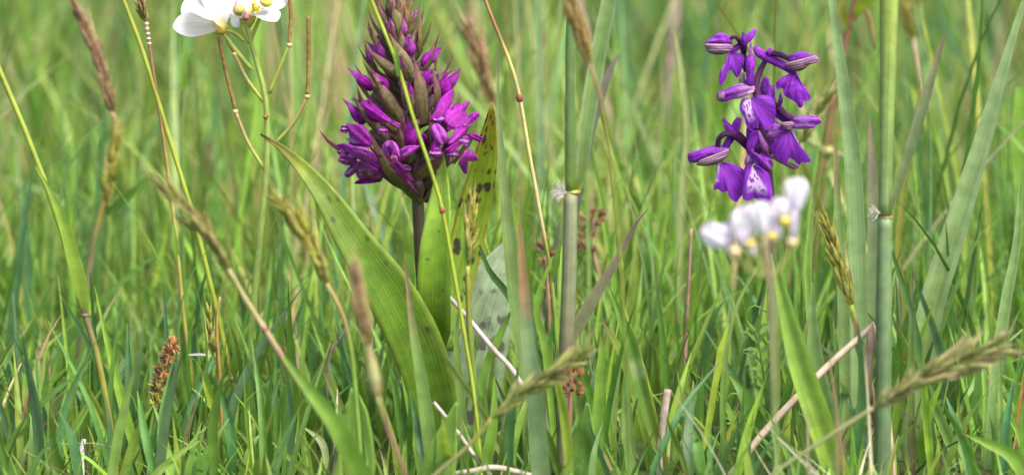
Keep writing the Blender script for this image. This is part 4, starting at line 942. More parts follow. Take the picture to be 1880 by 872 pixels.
    node_part(t, (156, 578), 8, (0.2, 0.13, 0.1), Y, h=4); leaf_part(t, [(158, 574), (148, 520, -4), (124, 430, -6), (98, 362, -6), (66, 306, -4)], [12, 30, 24, 12, 3], [(0, (0.26, 0.36, 0.06)), (0.6, (0.22, 0.33, 0.05)), (1, GL)], Y, turn=0.2)
    # brown stalk with small green spike and fallen white petal
    Y = 0.0
    t = culm_thing('grass_culm', [(407, 872), (403, 700)], Y, 'upright orange-brown stalk with a small ragged green spike, left of orchid leaf')
    stalk_part(t, [(410, 872), (404, 700), (398, 600), (404, 545)], [4.5, 4, 3.4, 2], [(0, OL), (0.5, (0.25, 0.15, 0.05)), (1, (0.3, 0.2, 0.06))], Y, root=True)
    spike(t, [(396, 660), (388, 620), (382, 560)], 14, Y, 'gold', (0.20, 0.22, 0.035), (0.34, 0.28, 0.08), 14, seed=6, splay=0.3, ln=26)
    leaf_part(t, [(407, 790), (380, 720, -2), (372, 690, -2)], [8, 12, 3], GY, Y)
    o = single_blade([(346, 651), (368, 650), (390, 653)], [2, 5, 4, 1], (0.7, 0.7, 0.66), 'tiny white fallen petal caught on an orange-brown stalk', Y=-0.002, root=False, mat='white', cat='petal', name='fallen_petal', n=8)
    # thin stalk with sheath (behind)
    Y = 0.11
    t = culm_thing('grass_culm', [(335, 470), (334, 250)], Y, 'thin upright green stalk with a pale sheath below the left white petal')
    stalk_part(t, [(336, 480), (333, 330), (334, 240), (337, 160), (338, -20), (342, -120)], [4, 3.6, 3.4, 3], [(0, G), (0.5, (0.12, 0.17, 0.05)), (1, GL)], Y, root=True)
    leaf_part(t, [(334, 166, -1), (338, 130, -2), (339, 80, -2)], [12, 13, 5], GL, Y); node_part(t, (334, 164), 7, CR, Y, h=3)
    # soft-focus foreground spikes
    Y = -0.10
    t = culm_thing('vernal_grass', [(665, 880), (600, 770)], Y, 'soft brownish grass spike arching left on a green stalk with pink joint')
    stalk_part(t, [(672, 890), (600, 775), (540, 690), (486, 604), (450, 548), (420, 494)], [10, 8, 6.5, 5.5, 5, 4], [(0, GL), (0.5, (0.2, 0.22, 0.08)), (0.62, (0.24, 0.12, 0.09)), (0.66, (0.30, 0.25, 0.14)), (0.85, (0.34, 0.30, 0.15)), (1, (0.25, 0.22, 0.09))], Y, root=True, n=34)
    node_part(t, (486, 604), 7.5, (0.2, 0.09, 0.09), Y, h=5)
    leaf_part(t, [(668, 880, -4), (618, 780, -8), (560, 705, -6), (520, 655, -3)], [40, 38, 26, 6], GL, Y, turn=0.2)
    spike(t, [(422, 498), (380, 432), (335, 378), (283, 322)], 27, Y, 'tan', (0.17, 0.17, 0.06), (0.26, 0.19, 0.11), 34, seed=7, splay=0.28, ln=46)
    Y = -0.085
    t = culm_thing('vernal_grass', [(645, 640), (628, 575)], Y, 'soft yellow-olive grass spike in front of the arching orchid leaf')
    stalk_part(t, [(664, 872), (656, 760), (646, 650), (630, 580), (600, 520)], [4, 4, 3.6, 3.6], [(0, GL), (0.6, GL), (0.8, (0.24, 0.17, 0.08)), (1, (0.30, 0.24, 0.09))], Y, root=True)
    spike(t, [(602, 525), (570, 450), (538, 400), (497, 358)], 32, Y, 'olive', (0.18, 0.19, 0.035), (0.23, 0.20, 0.05), 40, seed=8, splay=0.28, ln=46)
    Y = -0.15
    t = culm_thing('vernal_grass', [(742, 880), (715, 800)], Y, 'blurred red-brown grass spike on a brown stalk in front of the orchid')
    stalk_part(t, [(750, 890), (716, 800), (692, 722)], [4.5, 4.5, 4.5], [(0, (0.14, 0.09, 0.06)), (0.7, (0.17, 0.10, 0.07)), (0.85, (0.2, 0.24, 0.08)), (1, (0.25, 0.26, 0.08))], Y, root=True)
    stalk_part(t, [(692, 722), (684, 680), (676, 636)], [9, 13, 10, 6], [(0, (0.24, 0.18, 0.1)), (0.4, (0.22, 0.25, 0.1)), (1, (0.24, 0.2, 0.1))], Y, name='sheath')
    spike(t, [(677, 642), (668, 590), (655, 512)], 30, Y, 'russet', (0.19, 0.13, 0.07), (0.28, 0.18, 0.13), 44, seed=9, splay=0.16, taper=[0.8, 0.9, 1.0, 0.8, 0.6], ln=52)
    Y = -0.10
    t = culm_thing('vernal_grass', [(795, 880), (870, 810)], Y, 'soft green-brown grass spike slanting right in front of dark seed head')
    stalk_part(t, [(770, 900), (860, 818), (902, 768)], [3, 3.4, 4], [(0, (0.24, 0.21, 0.12)), (1, OL)], Y, root=True)
    spike(t, [(900, 770), (960, 722), (1020, 682), (1088, 634)], 32, Y, 'greentan', (0.15, 0.19, 0.055), (0.25, 0.21, 0.11), 44, seed=10, splay=0.3, ln=48, taper=[0.3, 0.7, 1, 0.9, 0.6, 0.3])
    Y = -0.115
    t = culm_thing('vernal_grass', [(1420, 870), (1520, 800)], Y, 'plump blurred grass spike with pinkish tip slanting over the lower right turf')
    stalk_part(t, [(1405, 885), (1500, 815), (1604, 748)], [3.4, 3.4, 4], [(0, (0.20, 0.25, 0.10)), (1, (0.24, 0.22, 0.12))], Y, root=True)
    spike(t, [(1602, 750), (1680, 702), (1760, 668), (1850, 632)], 46, Y, 'pinktan', (0.14, 0.175, 0.06), (0.30, 0.22, 0.16), 64, seed=11, splay=0.4, ln=58, taper=[0.15, 0.5, 0.9, 1.0, 0.9, 0.5])
    # left: brown soft spike and green one below it
    Y = 0.12
    t = culm_thing('vernal_grass', [(180, 400), (205, 300)], Y, 'soft purple-brown grass spike beside the left stalks, leaf pointing right')
    stalk_part(t, [(165, 480), (185, 390), (207, 300), (215, 235), (204, 205)], [7, 6, 5, 4, 4], [(0, (0.17, 0.15, 0.08)), (0.4, OL), (1, (0.24, 0.18, 0.09))], Y, root=True)
    leaf_part(t, [(196, 392), (230, 365, -4), (272, 324, -6)], [14, 17, 2], G, Y, turn=-0.2)
    spike(t, [(207, 212), (190, 140), (165, 75), (128, -12)], 22, Y, 'plum', (0.15, 0.09, 0.06), (0.30, 0.19, 0.14), 46, seed=12, splay=0.16, ln=40)
    spike(t, [(190, 385), (205, 310), (217, 240)], 22, Y, 'olive', (0.21, 0.20, 0.04), (0.25, 0.20, 0.06), 20, seed=13, splay=0.15, ln=44)
    # brown spikes by the orchid top and the reed
    Y = 0.16
    t = culm_thing('vernal_grass', [(925, 400), (905, 210)], Y, 'soft pinkish-brown grass spike behind the right side of the magenta orchid')
    stalk_part(t, [(930, 470), (915, 280), (902, 190)], [4, 4, 4], [(0, G), (1, (0.3, 0.24, 0.15))], Y, root=True)
    spike(t, [(904, 196), (890, 140), (868, 66)], 34, Y, 'russet', (0.19, 0.13, 0.07), (0.28, 0.18, 0.13), 38, seed=14, splay=0.24, ln=44, taper=[0.5, 0.8, 1, 1.0, 0.9])
    Y = -0.10
    t = culm_thing('vernal_grass', [(1130, 420), (1098, 150)], Y, 'soft olive-brown grass spike leaning against the thick grey-green stem')
    stalk_part(t, [(1150, 700), (1138, 470), (1110, 220), (1084, 118)], [3, 3, 3, 3.5], [(0, G), (0.6, OL), (1, (0.2, 0.14, 0.06))], Y, root=True)
    spike(t, [(1084, 120), (1066, 66), (1040, -15)], 30, Y, 'olivebrown', (0.19, 0.14, 0.05), (0.25, 0.16, 0.08), 40, seed=15, splay=0.18, ln=42)
    # behind the violet orchid: reddish branching stalk with pale spike
    Y = 0.16
    t = culm_thing('dock_stem', [(1490, 500), (1520, 240)], Y, 'soft reddish-brown branching stalk behind the violet orchid', 'wildflower')
    stalk_part(t, [(1486, 520), (1500, 400), (1517, 260), (1545, 110), (1575, -20), (1600, -130)], [10, 9, 8, 7, 5, 3], [(0, (0.17, 0.17, 0.06)), (0.3, (0.18, 0.09, 0.06)), (1, (0.15, 0.07, 0.05))], Y, root=True)
    stalk_part(t, [(1518, 275), (1490, 262), (1462, 235)], [4, 4, 3], (0.2, 0.25, 0.09), Y, name='branch')
    stalk_part(t, [(1518, 275), (1545, 285), (1580, 292)], [3.5, 3.5, 2.5], (0.2, 0.2, 0.09), Y, name='branch')
    stalk_part(t, [(1562, 40), (1590, 20), (1606, 90)], [4, 4, 2], (0.18, 0.1, 0.05), Y, name='branch')
    node_part(t, (1517, 277), 15, (0.25, 0.27, 0.1), Y, h=8)
    leaf_part(t, [(1560, 60), (1545, 20, -5), (1556, -25, -6)], [10, 22, 8], OL, Y)
    leaf_part(t, [(1566, 30), (1596, -8, -5), (1600, -40, -5)], [10, 26, 8], GY, Y)
    t = culm_thing('vernal_grass', [(1455, 420), (1470, 300)], 0.09, 'pale striped grass spike between violet orchid and red-brown stalk')
    stalk_part(t, [(1440, 520), (1448, 400), (1472, 262)], [4, 4, 4], [(0, G), (1, OL)], 0.09, root=True)
    spike(t, [(1470, 268), (1495, 215), (1536, 158)], 22, 0.09, 'greentan', (0.15, 0.19, 0.055), (0.25, 0.21, 0.11), 28, seed=16, splay=0.2, ln=42)
    # right background stalk with pale sheath leaf
    Y = 0.2
    t = culm_thing('grass_culm', [(1745, 420), (1722, 290)], Y, 'soft pale stalk with beaded top behind the narrow side blade')
    stalk_part(t, [(1760, 480), (1742, 390), (1721, 260), (1700, 190), (1680, 90), (1664, -15)], [9, 8, 7, 5, 5, 5], [(0, (0.23, 0.28, 0.1)), (0.5, GL), (0.6, (0.35, 0.32, 0.16)), (0.8, (0.4, 0.3, 0.22)), (1, (0.25, 0.25, 0.08))], Y, root=True)
    leaf_part(t, [(1718, 258), (1700, 215, -4), (1662, 142, -6)], [14, 26, 4], (0.24, 0.31, 0.06), Y)
    spike(t, [(1678, 80), (1668, 30), (1660, -40)], 24, Y, 'olive', (0.21, 0.20, 0.04), (0.25, 0.20, 0.06), 24, seed=18, splay=0.2, ln=40)
    # far-left pale blurred spike
    Y = 0.55
    t = culm_thing('vernal_grass', [(-30, 330), (0, 210)], Y, 'very blurred straw-pale grass spike far back at the left')
    stalk_part(t, [(-40, 360), (-20, 260), (0, 205)], [4, 4, 4], GL, Y, root=True)
    spike(t, [(-2, 208), (28, 150), (64, 90)], 36, Y, 'straw', (0.42, 0.36, 0.2), (0.6, 0.52, 0.36), 34, seed=19, splay=0.2, ln=48)
flowering()

# --- dark seed heads of wood rush, sedge and plantain
def rush_head(t, c, wpx, hpx, Y, n, cols, seed, ln=16):
    r = random.Random(seed); o0 = Vector(t['_o'])
    for i in range(n):
        an = i * 2.4; v = r.uniform(-1, 1); q = math.sqrt(1 - v * v) * r.uniform(0.6, 1)
        p = W(c[0] + wpx / 2 * q * math.cos(an), c[1] + hpx / 2 * v, Y + wpx / 2 * q * math.sin(an) * PX(Y))
        d = (p - W(c[0], c[1] + hpx * 0.25, Y)).normalized() + Vector((0, 0, 0.35))
        me = rush_mesh(cols[i % len(cols)]); s_ = bpy.data.objects.new('floret', me); COL.objects.link(s_); s_.parent = t
        s_.location = p - o0; s_.rotation_mode = 'QUATERNION'; s_.rotation_quaternion = d.to_track_quat('Z', 'Y')
        k = ln * PX(Y) * r.uniform(0.7, 1.2); s_.scale = (k, k, k)
_rm = {}
def rush_mesh(col):
    if col in _rm: return _rm[col]
    mb = MB()
    tube(mb, [Vector((0, 0, -0.3)), Vector((0, 0, 0.2)), Vector((0, 0, 0.6))], [0.08, 0.2, 0.22, 0.14, 0.03], [(0, lerp3(col, (0.03, 0.02, 0.015), 0.5)), (1, col)], n=6, sides=6)
    for k in range(5):
        a = k * 1.257; d = Vector((math.cos(a), math.sin(a), 0))
        blade(mb, [d * 0.1 + Vector((0, 0, -0.2)), d * 0.38 + Vector((0, 0, 0.25)), d * (0.35 + 0.1 * (k % 3)) + Vector((0, 0, 0.7 + 0.25 * (k % 2)))], 0.32, [(0, col), (1, lerp3(col, CR, 0.4))], face=d, fold=-0.4, cols=3, n=5, prof=lanc)
    me = mb.mesh('floret'); me.materials.append(MAT['head']); _rm[col] = me; return me
def heads():
    rb = [(0.14, 0.06, 0.03), (0.20, 0.09, 0.04), (0.28, 0.16, 0.08), (0.07, 0.035, 0.02)]
    Y = -0.045
    t = culm_thing('wood_rush', [(1046, 800), (1048, 740)], Y, 'lone dark orange-brown seed cluster on a reddish stalk low before the reed', 'grass')
    stalk_part(t, [(1046, 872), (1044, 800), (1047, 735), (1050, 690)], [5, 5, 4, 3], [(0, OL), (0.6, (0.25, 0.12, 0.08)), (1, (0.3, 0.14, 0.1))], Y, root=True)
    rush_head(t, (1052, 705), 38, 56, Y, 26, rb, 1, 15); rush_head(t, (1046, 676), 16, 22, Y, 6, rb, 2, 13)
    Y = 0.09
    t = culm_thing('wood_rush', [(1080, 560), (1085, 470)], Y, 'dull brown-pink seed clusters behind the thick grey-green stem', 'grass')
    stalk_part(t, [(1120, 600), (1098, 500), (1085, 440), (1092, 400)], [4, 4, 4, 3], (0.25, 0.18, 0.12), Y, root=True)
    bp = [(0.16, 0.08, 0.06), (0.24, 0.13, 0.10), (0.12, 0.055, 0.045)]
    rush_head(t, (1090, 402), 46, 30, Y, 20, bp, 3, 15); rush_head(t, (1076, 442), 44, 34, Y, 20, bp, 4, 15)
    t = culm_thing('wood_rush', [(1004, 600), (1003, 500)], 0.06, 'small brown seed cluster half hidden left of the thick grey-green stem', 'grass')
    stalk_part(t, [(1010, 620), (1006, 540), (1002, 470)], [3.5, 3.5, 3], (0.25, 0.15, 0.1), 0.06, root=True)
    rush_head(t, (1002, 462), 34, 40, 0.06, 16, bp, 5, 15)
    Y = 0.0
    t = culm_thing('sedge', [(278, 780), (284, 740)], Y, 'sedge spike of black scales and orange anthers in the left turf', 'sedge')
    stalk_part(t, [(268, 872), (276, 790), (288, 730), (300, 690), (318, 632)], [3.5, 3.5, 3, 3, 2], [(0, G), (0.5, GL), (1, (0.1, 0.06, 0.04))], Y, root=True)
    og = [(0.05, 0.03, 0.03), (0.40, 0.19, 0.08), (0.45, 0.24, 0.10), (0.10, 0.06, 0.05)]
    for i, (x, y) in enumerate([(286, 738), (289, 722), (292, 706), (296, 692), (300, 678), (304, 665), (308, 652), (313, 642), (317, 633)]):
        cc = og if i > 2 else [(0.05, 0.035, 0.03), (0.28, 0.25, 0.07), (0.34, 0.29, 0.10)]
        rush_head(t, (x, y), 22 - 0.6 * i, 18, Y, 15, cc, 20 + i, 13)
    # fluffy far head
    Y = 0.55
    t = culm_thing('wildflower', [(1750, 400), (1752, 240)], Y, 'very blurred round cream flower head far back on the right', 'wildflower')
    stalk_part(t, [(1750, 420), (1748, 300), (1750, 210)], [5, 5, 5], GL, Y, root=True)
    rush_head(t, (1750, 186), 50, 36, Y, 30, [(0.45, 0.47, 0.2), (0.5, 0.48, 0.3), (0.35, 0.38, 0.12)], 9, 18)
heads()

# --- broad and distinctive blades
TIPP = (0.20, 0.10, 0.10)
def t_tip(c, tip=TIPP, s=0.85): return [(0, c), (s, c), (1, tip)]
def blades():
    B = single_blade
    B([(985, 880), (966, 660), (946, 520), (930, 380), (918, 250), (914, 150), (914, 84)], [36, 38, 36, 32, 26, 16, 8, 2], [(0, (0.17, 0.25, 0.07)), (0.5, (0.19, 0.27, 0.09)), (0.9, (0.21, 0.26, 0.11)), (1, TIPP)], 'long broad pale green blade rising between orchid and reed to a purple tip', Y=-0.012, turn=0.25)
    B([(990, 890), (982, 740), (972, 600)], [36, 34, 30], [(0, (0.15, 0.22, 0.09)), (1, (0.16, 0.23, 0.11))], 'blurred blue-green upright blade in front of broad pale blade, lower end', Y=-0.13, turn=-0.2) if False else None
    B([(996, 890), (985, 760), (972, 640), (962, 520), (954, 410)], [34, 34, 32, 26, 18, 6], [(0, (0.15, 0.22, 0.10)), (0.62, (0.17, 0.24, 0.12)), (0.7, (0.26, 0.17, 0.09)), (1, (0.28, 0.16, 0.09))], 'out-of-focus blue-green blade with a scorched brown upper third', Y=-0.09, turn=0.2)
    B([(1030, 660), (1080, 566), (1128, 486), (1163, 418), (1190, 384)], [26, 26, 20, 10, 2], [(0, (0.14, 0.17, 0.07)), (0.5, (0.14, 0.13, 0.08)), (1, (0.11, 0.07, 0.075))], 'dark purplish blade slanting right across the foot of the reed', Y=-0.006, turn=0.3, edge=(0.22, 0.18, 0.13))
    B([(1040, 640), (1040, 540), (1037, 442)], [24, 20, 3], [(0, (0.12, 0.14, 0.07)), (0.6, (0.12, 0.10, 0.08)), (1, (0.36, 0.08, 0.07))], 'dark stiff blade with red tip hugging the reed foot', Y=-0.01)
    B([(1078, 260), (1108, 160), (1137, 96)], [26, 22, 3], [(0, (0.14, 0.14, 0.10)), (1, (0.17, 0.13, 0.12))], 'grey-purple soft blade behind the reed leaf', Y=0.09, turn=0.3)
    B([(1000, 640), (1020, 480), (1062, 330), (1085, 230)], [26, 26, 24, 20], [(0, (0.13, 0.15, 0.09)), (1, (0.15, 0.15, 0.10))], 'soft grey blade curving up behind the reed stem', Y=0.10, turn=0.2)
    B([(800, 890), (778, 720), (757, 590), (743, 478)], [30, 27, 17, 2], [(0, (0.15, 0.25, 0.06)), (0.6, (0.17, 0.26, 0.08)), (1, (0.30, 0.13, 0.12))], 'pointed pale blade with pink tip before the arching orchid leaf', Y=-0.04, turn=0.2)
    B([(1093, 880), (1100, 740), (1106, 596)], [26, 25, 18, 2], [(0, GL), (0.85, GL), (1, (0.06, 0.04, 0.03))], 'sturdy bright green upright blade with dark tip below the reed', Y=-0.02, turn=0.15)
    B([(1222, 860), (1196, 770), (1172, 676), (1158, 620), (1120, 530)], [22, 22, 26, 22, 3], [(0, (0.2, 0.26, 0.05)), (0.5, G), (0.55, (0.3, 0.36, 0.2)), (0.6, G), (1, GL)], 'folded green blade with a white collar on its yellow sheath', Y=-0.01, turn=0.35, fold=0.6)
    B([(1190, 790), (1145, 660), (1106, 590)], [34, 24, 3], [(0, G), (0.8, (0.14, 0.2, 0.03)), (1, (0.1, 0.05, 0.04))], 'drooping green blade with yellow rim and dark tip near white-collared one', Y=-0.005, turn=-0.4, edge=(0.3, 0.3, 0.03))
    B([(1215, 880), (1240, 800), (1225, 700), (1200, 470)], [18, 16, 12, 2], t_tip(G), 'tall thin green blade with purple tip between the reed and white blossom', Y=0.04)
    B([(1574, 470), (1566, 300), (1548, 150), (1532, 30), (1522, -50), (1510, -150)], [34, 33, 31, 27, 21, 16, 11, 2], (0.19, 0.27, 0.12), 'broad sea-green blade rising beside the violet orchid', Y=0.03, turn=0.2)
    B([(1712, 560), (1750, 436), (1800, 275), (1842, 130), (1884, -10), (1912, -90)], [48, 46, 40, 31, 20, 10, 2], [(0, (0.17, 0.24, 0.09)), (0.6, (0.19, 0.27, 0.12)), (1, (0.20, 0.27, 0.13))], 'wide sea-green blade slanting up to the right edge', Y=0.04, turn=0.25, edge=(0.26, 0.33, 0.18))
    B([(1698, 720), (1700, 640), (1708, 556)], [22, 28, 30], [(0, (0.15, 0.2, 0.08)), (0.8, (0.18, 0.22, 0.1)), (1, (0.34, 0.27, 0.17))], 'dull broken leaf stub with dry brown rim under wide sea-green blade', Y=0.05, turn=0.6)
    B([(1548, 890), (1512, 780), (1478, 680), (1450, 580), (1418, 465)], [54, 50, 48, 44, 28, 4], [(0, (0.2, 0.29, 0.04)), (0.3, (0.20, 0.31, 0.05)), (0.8, (0.19, 0.30, 0.06)), (1, (0.18, 0.27, 0.06))], 'thick yellow-green keeled leaf leaning left under the white blossom', Y=-0.05, turn=0.35, fold=0.75, name='fleshy_leaf', cat='leaf')
    B([(1556, 890), (1530, 790), (1505, 690), (1492, 600), (1492, 518)], [30, 32, 34, 26, 3], [(0, (0.17, 0.26, 0.09)), (1, (0.19, 0.28, 0.1))], 'downy pale green leaf standing behind the thick keeled leaf', Y=-0.004, turn=0.3, fold=0.4, edge=(0.3, 0.36, 0.2), name='downy_leaf', cat='leaf')
    B([(1836, 630), (1850, 540), (1868, 440), (1874, 310)], [22, 20, 14, 2], (0.17, 0.26, 0.09), 'hairy pale blade upright close to the right edge', Y=0.0, turn=0.3, edge=(0.3, 0.36, 0.2))
    B([(1545, 500), (1538, 380), (1532, 252)], [20, 14, 2], t_tip((0.15, 0.22, 0.08), (0.3, 0.1, 0.09), 0.5), 'narrow blade with long red tip right of the violet orchid', Y=0.02)
    B([(1603, 450), (1602, 330), (1597, 216)], [24, 20, 2], [(0, (0.15, 0.2, 0.1)), (1, (0.22, 0.14, 0.14))], 'soft grey-pink blade behind the thickest stem', Y=0.08)
    B([(1488, 600), (1483, 480), (1496, 350)], [14, 13, 2], t_tip(GL), 'thin fringed green blade between white blossom and reed', Y=0.0, edge=(0.34, 0.4, 0.2))
    B([(1330, 880), (1328, 700), (1350, 570), (1400, 475)], [12, 11, 8, 2], [(0, G), (1, (0.2, 0.26, 0.08))], 'slim stalk-like blade bending right under the white blossom', Y=-0.03)
    B([(1316, 690), (1330, 640), (1338, 595)], [12, 26, 3], (0.25, 0.33, 0.04), 'small lime leaf left of the slim bending blade', Y=-0.02)
    B([(1676, 880), (1672, 700), (1675, 490)], [10, 14, 2], [(0, (0.13, 0.08, 0.06)), (0.5, G), (1, PU)], 'straight narrow blade with dark base right of the thickest stem', Y=-0.02)
    B([(1718, 880), (1702, 740), (1680, 600), (1640, 470), (1612, 400)], [20, 18, 14, 10, 2], (0.075, 0.15, 0.05), 'dark blue-green blade crossing the thickest stem', Y=-0.02, turn=0.3)
    B([(1896, 865), (1840, 822), (1768, 796)], [34, 24, 2], t_tip((0.16, 0.27, 0.04), BR, 0.9), 'bright blade lying nearly flat at the lower right', Y=-0.06, root=False, turn=0.2) if False else None
    B([(1900, 900), (1860, 838), (1810, 812), (1766, 794)], [34, 30, 18, 2], t_tip((0.15, 0.26, 0.04), BR, 0.9), 'bright green blade arching low to the left with brown tip', Y=-0.05, turn=0.2)
    B([(1862, 880), (1868, 790), (1880, 690)], [9, 8, 3], (0.32, 0.15, 0.06), 'orange-brown dead blade among green ones near right edge', Y=0.0, mat='straw')
    B([(1770, 500), (1772, 400), (1742, 240), (1700, 60), (1690, 0)], [12, 12, 10, 8, 3], (0.22, 0.28, 0.05), 'thin soft yellow-green stem-like blade behind the narrow side blade', Y=0.14)
    B([(1660, 700), (1662, 560), (1650, 430), (1690, 150)], [14, 12, 10, 3], OL, 'thin olive blade arching behind the thickest stem', Y=0.06)
    # left
    B([(203, 880), (203, 720), (217, 578)], [13, 11, 2], G, 'straight slim green blade standing alone left of the sedge spike', Y=0.0)
    B([(120, 880), (72, 740), (22, 612)], [18, 17, 2], GB, 'blue-green blade leaning left out of the left turf', Y=0.0, turn=0.3)
    B([(20, 810), (88, 730), (162, 674)], [12, 14, 2], G, 'green blade arching right over the leaning blue-green one', Y=-0.01, turn=0.4)
    B([(224, 890), (250, 800), (284, 738)], [17, 16, 2], (0.2, 0.29, 0.05), 'curved light yellow-green blade below the sedge spike', Y=-0.02, turn=0.2)
    B([(270, 890), (322, 838), (368, 808)], [17, 14, 2], (0.2, 0.28, 0.06), 'light blade bending low to the right under the sedge spike', Y=-0.03, turn=0.2)
    B([(262, 890), (300, 770), (334, 650)], [20, 18, 2], GD, 'dark green blade passing right of the sedge spike', Y=-0.004, turn=0.4)
    B([(290, 890), (310, 720), (300, 520)], [18, 16, 2], GB, 'tall dark bluish blade behind the sedge spike', Y=0.03, turn=0.2)
    B([(176, 890), (180, 720), (165, 500)], [16, 15, 2], GD, 'tall dark blade under the broad lime leaf', Y=0.03, turn=0.3)
    B([(20, 640), (36, 470), (62, 300)], [20, 18, 2], GB, 'soft tall blue-green blade at the left edge', Y=0.09, turn=0.3)
    B([(60, 640), (50, 480), (45, 330)], [20, 18, 2], GB, 'soft blue-green blade crossing its taller twin at the left edge', Y=0.12, turn=-0.2)
    B([(130, 620), (200, 540), (280, 470), (300, 440)], [18, 16, 10, 2], G, 'soft green blade slanting right behind the left stalks', Y=0.10, turn=0.3)
    B([(508, 880), (506, 730), (507, 580)], [9, 9, 2], G, 'thin upright green blade left of the notched leaf', Y=0.0)
    B([(668, 880), (656, 740), (634, 565)], [13, 11, 2], GD, 'dark slender blade crossing in front of the notched leaf', Y=-0.055)
    B([(600, 890), (545, 850), (487, 798)], [15, 14, 2], t_tip((0.17, 0.24, 0.06), PU, 0.85), 'pale blade with brown tip leaning left of the notched leaf', Y=-0.02, turn=0.2)
    B([(600, 850), (590, 810), (556, 782)], [12, 14, 2], (0.27, 0.3, 0.15), 'short cream-green withered blade beside the notched leaf', Y=-0.02)
    B([(748, 890), (735, 780), (713, 657)], [15, 13, 2], G, 'narrow green blade leaning left under the arching orchid leaf', Y=-0.03, turn=0.2)
    B([(770, 850), (756, 770), (737, 690)], [14, 14, 2], GL, 'light short blade beside the narrow leaning one under the orchid', Y=-0.02)
    B([(905, 880), (890, 740), (888, 690), (930, 590), (945, 560)], [10, 12, 14, 18, 2], GL, 'light green blade twisting right by the white straw', Y=-0.01, turn=0.3)
    B([(855, 880), (848, 760), (838, 640), (842, 560)], [16, 18, 14, 2], (0.15, 0.24, 0.06), 'green blade standing beside the gold-green spike', Y=-0.01)
    B([(884, 890), (905, 780), (908, 690)], [22, 20, 2], GL, 'bright blade in front of the silvery orchid leaf foot', Y=-0.03)
    B([(690, 390), (680, 370), (668, 330)], [12, 10, 4], (0.2, 0.28, 0.18), 'soft pale blade showing under the orchid flowers', Y=0.16)
    B([(944, 560), (900, 500), (880, 450)], [14, 12, 4], GD, 'dark blade crossing the silvery orchid leaf', Y=-0.005)
    B([(1000, 640), (985, 560), (1015, 470)], [12, 12, 3], GL, 'small light blade at the foot of the red-jointed stalk', Y=-0.01)
    B([(395, 330), (392, 250), (400, 170)], [20, 18, 6], GB, 'soft bluish blade behind the left seed pods', Y=0.3)
    B([(990, 420), (992, 300), (990, 120), (984, -40), (970, -150)], [16, 14, 13, 11, 8, 2], (0.17, 0.25, 0.13), 'tall soft pale blade between orchid and reed', Y=0.2)
    B([(995, 420), (1005, 280), (1020, 130), (1038, -40), (1062, -160)], [14, 13, 11, 9, 6, 2], (0.19, 0.26, 0.12), 'tall soft pale blade bending right beside its straighter twin', Y=0.24)
    B([(1190, 340), (1175, 200), (1140, 60), (1120, -20)], [22, 20, 18, 10], GB, 'tall soft blue-green blade right of the reed leaf', Y=0.35)
    B([(1270, 380), (1275, 240), (1300, 60), (1318, -60), (1340, -180)], [34, 34, 32, 26, 16, 2], GB, 'broad soft blue-green blade left of the violet orchid', Y=0.4)
    B([(1255, 330), (1262, 240), (1250, 120), (1236, 40)], [14, 12, 10, 3], (0.25, 0.28, 0.12), 'thin soft straw-green blade left of the violet orchid', Y=0.12)
    B([(1880, 380), (1870, 280), (1874, 160)], [34, 32, 20], GL, 'soft light blade cut by the right edge', Y=0.15)
    B([(1830, 330), (1800, 180), (1740, 60), (1715, -20)], [16, 14, 12, 6], GB, 'soft bluish blade slanting left behind the wide sea-green blade', Y=0.3)
    # straws
    S = dict(mat='straw', cat='straw', name='straw')
    def straw(pts, r, col, label, Y, name='straw', root=False):
        t = thing(name, min(wpath(pts, Y), key=lambda p: p.z), label, 'straw'); stalk_part(t, pts, r, col, Y, name='stalk', mat='straw', root=root, sides=7); return t
    straw([(948, 690), (905, 640), (860, 585), (818, 538)], [5, 4.5, 4], (0.55, 0.47, 0.45), 'pale pinkish dry straw lying across the silvery orchid leaf', -0.012, root=True)
    straw([(900, 872), (870, 836), (838, 790), (796, 738)], [4, 4, 3.5], (0.52, 0.46, 0.42), 'bleached dry straw slanting down left under the orchid', -0.035, root=True)
    straw([(800, 880), (870, 864), (912, 858), (975, 872)], [5, 6, 5], (0.45, 0.38, 0.32), 'dry straw lying flat on the turf under the orchid', -0.05, root=True)
    t = straw([(1335, 880), (1390, 808), (1450, 742), (1530, 662), (1602, 598)], [7, 7, 7, 7, 6], (0.55, 0.44, 0.34), 'long bent pale straw propped between keeled leaf and thickest stem', -0.025, root=True)
    stalk_part(t, [(1602, 598), (1597, 640), (1590, 740)], [6, 8, 9], (0.45, 0.33, 0.25), -0.025, name='bent_end', mat='straw', root=True)
    straw([(1256, 700), (1262, 560), (1269, 420)], [4, 3.5, 3], (0.34, 0.22, 0.17), 'thin upright pinkish straw left of the white blossom', 0.04, root=True)
    straw([(1214, 800), (1220, 750), (1226, 715)], [7, 8, 7], (0.48, 0.38, 0.33), 'short broken straw stub in the turf between reed and blossom', -0.01, root=True)
    straw([(1160, 370), (1128, 250), (1096, 150), (1065, 20), (1040, -120), (1030, -190)], [8, 9, 8, 7, 3], (0.36, 0.27, 0.22), 'soft pinkish dead stem slanting behind the reed leaf', 0.34, root=True)
    straw([(1205, 320), (1220, 200), (1236, 60), (1240, -90), (1250, -190)], [10, 11, 10, 8, 3], (0.38, 0.29, 0.24), 'soft upright pinkish dead stem right of the reed', 0.42, root=True)
    straw([(352, 540), (364, 430), (386, 260)], [8, 8, 7], (0.14, 0.10, 0.07), 'soft dark brown dead stem behind the left seed pods', 0.3, root=True)
    straw([(600, 720), (606, 650), (640, 602)], [4, 3.5, 3], (0.34, 0.24, 0.22), 'crooked dry straw bit left of the russet blurred spike', 0.04, root=True)
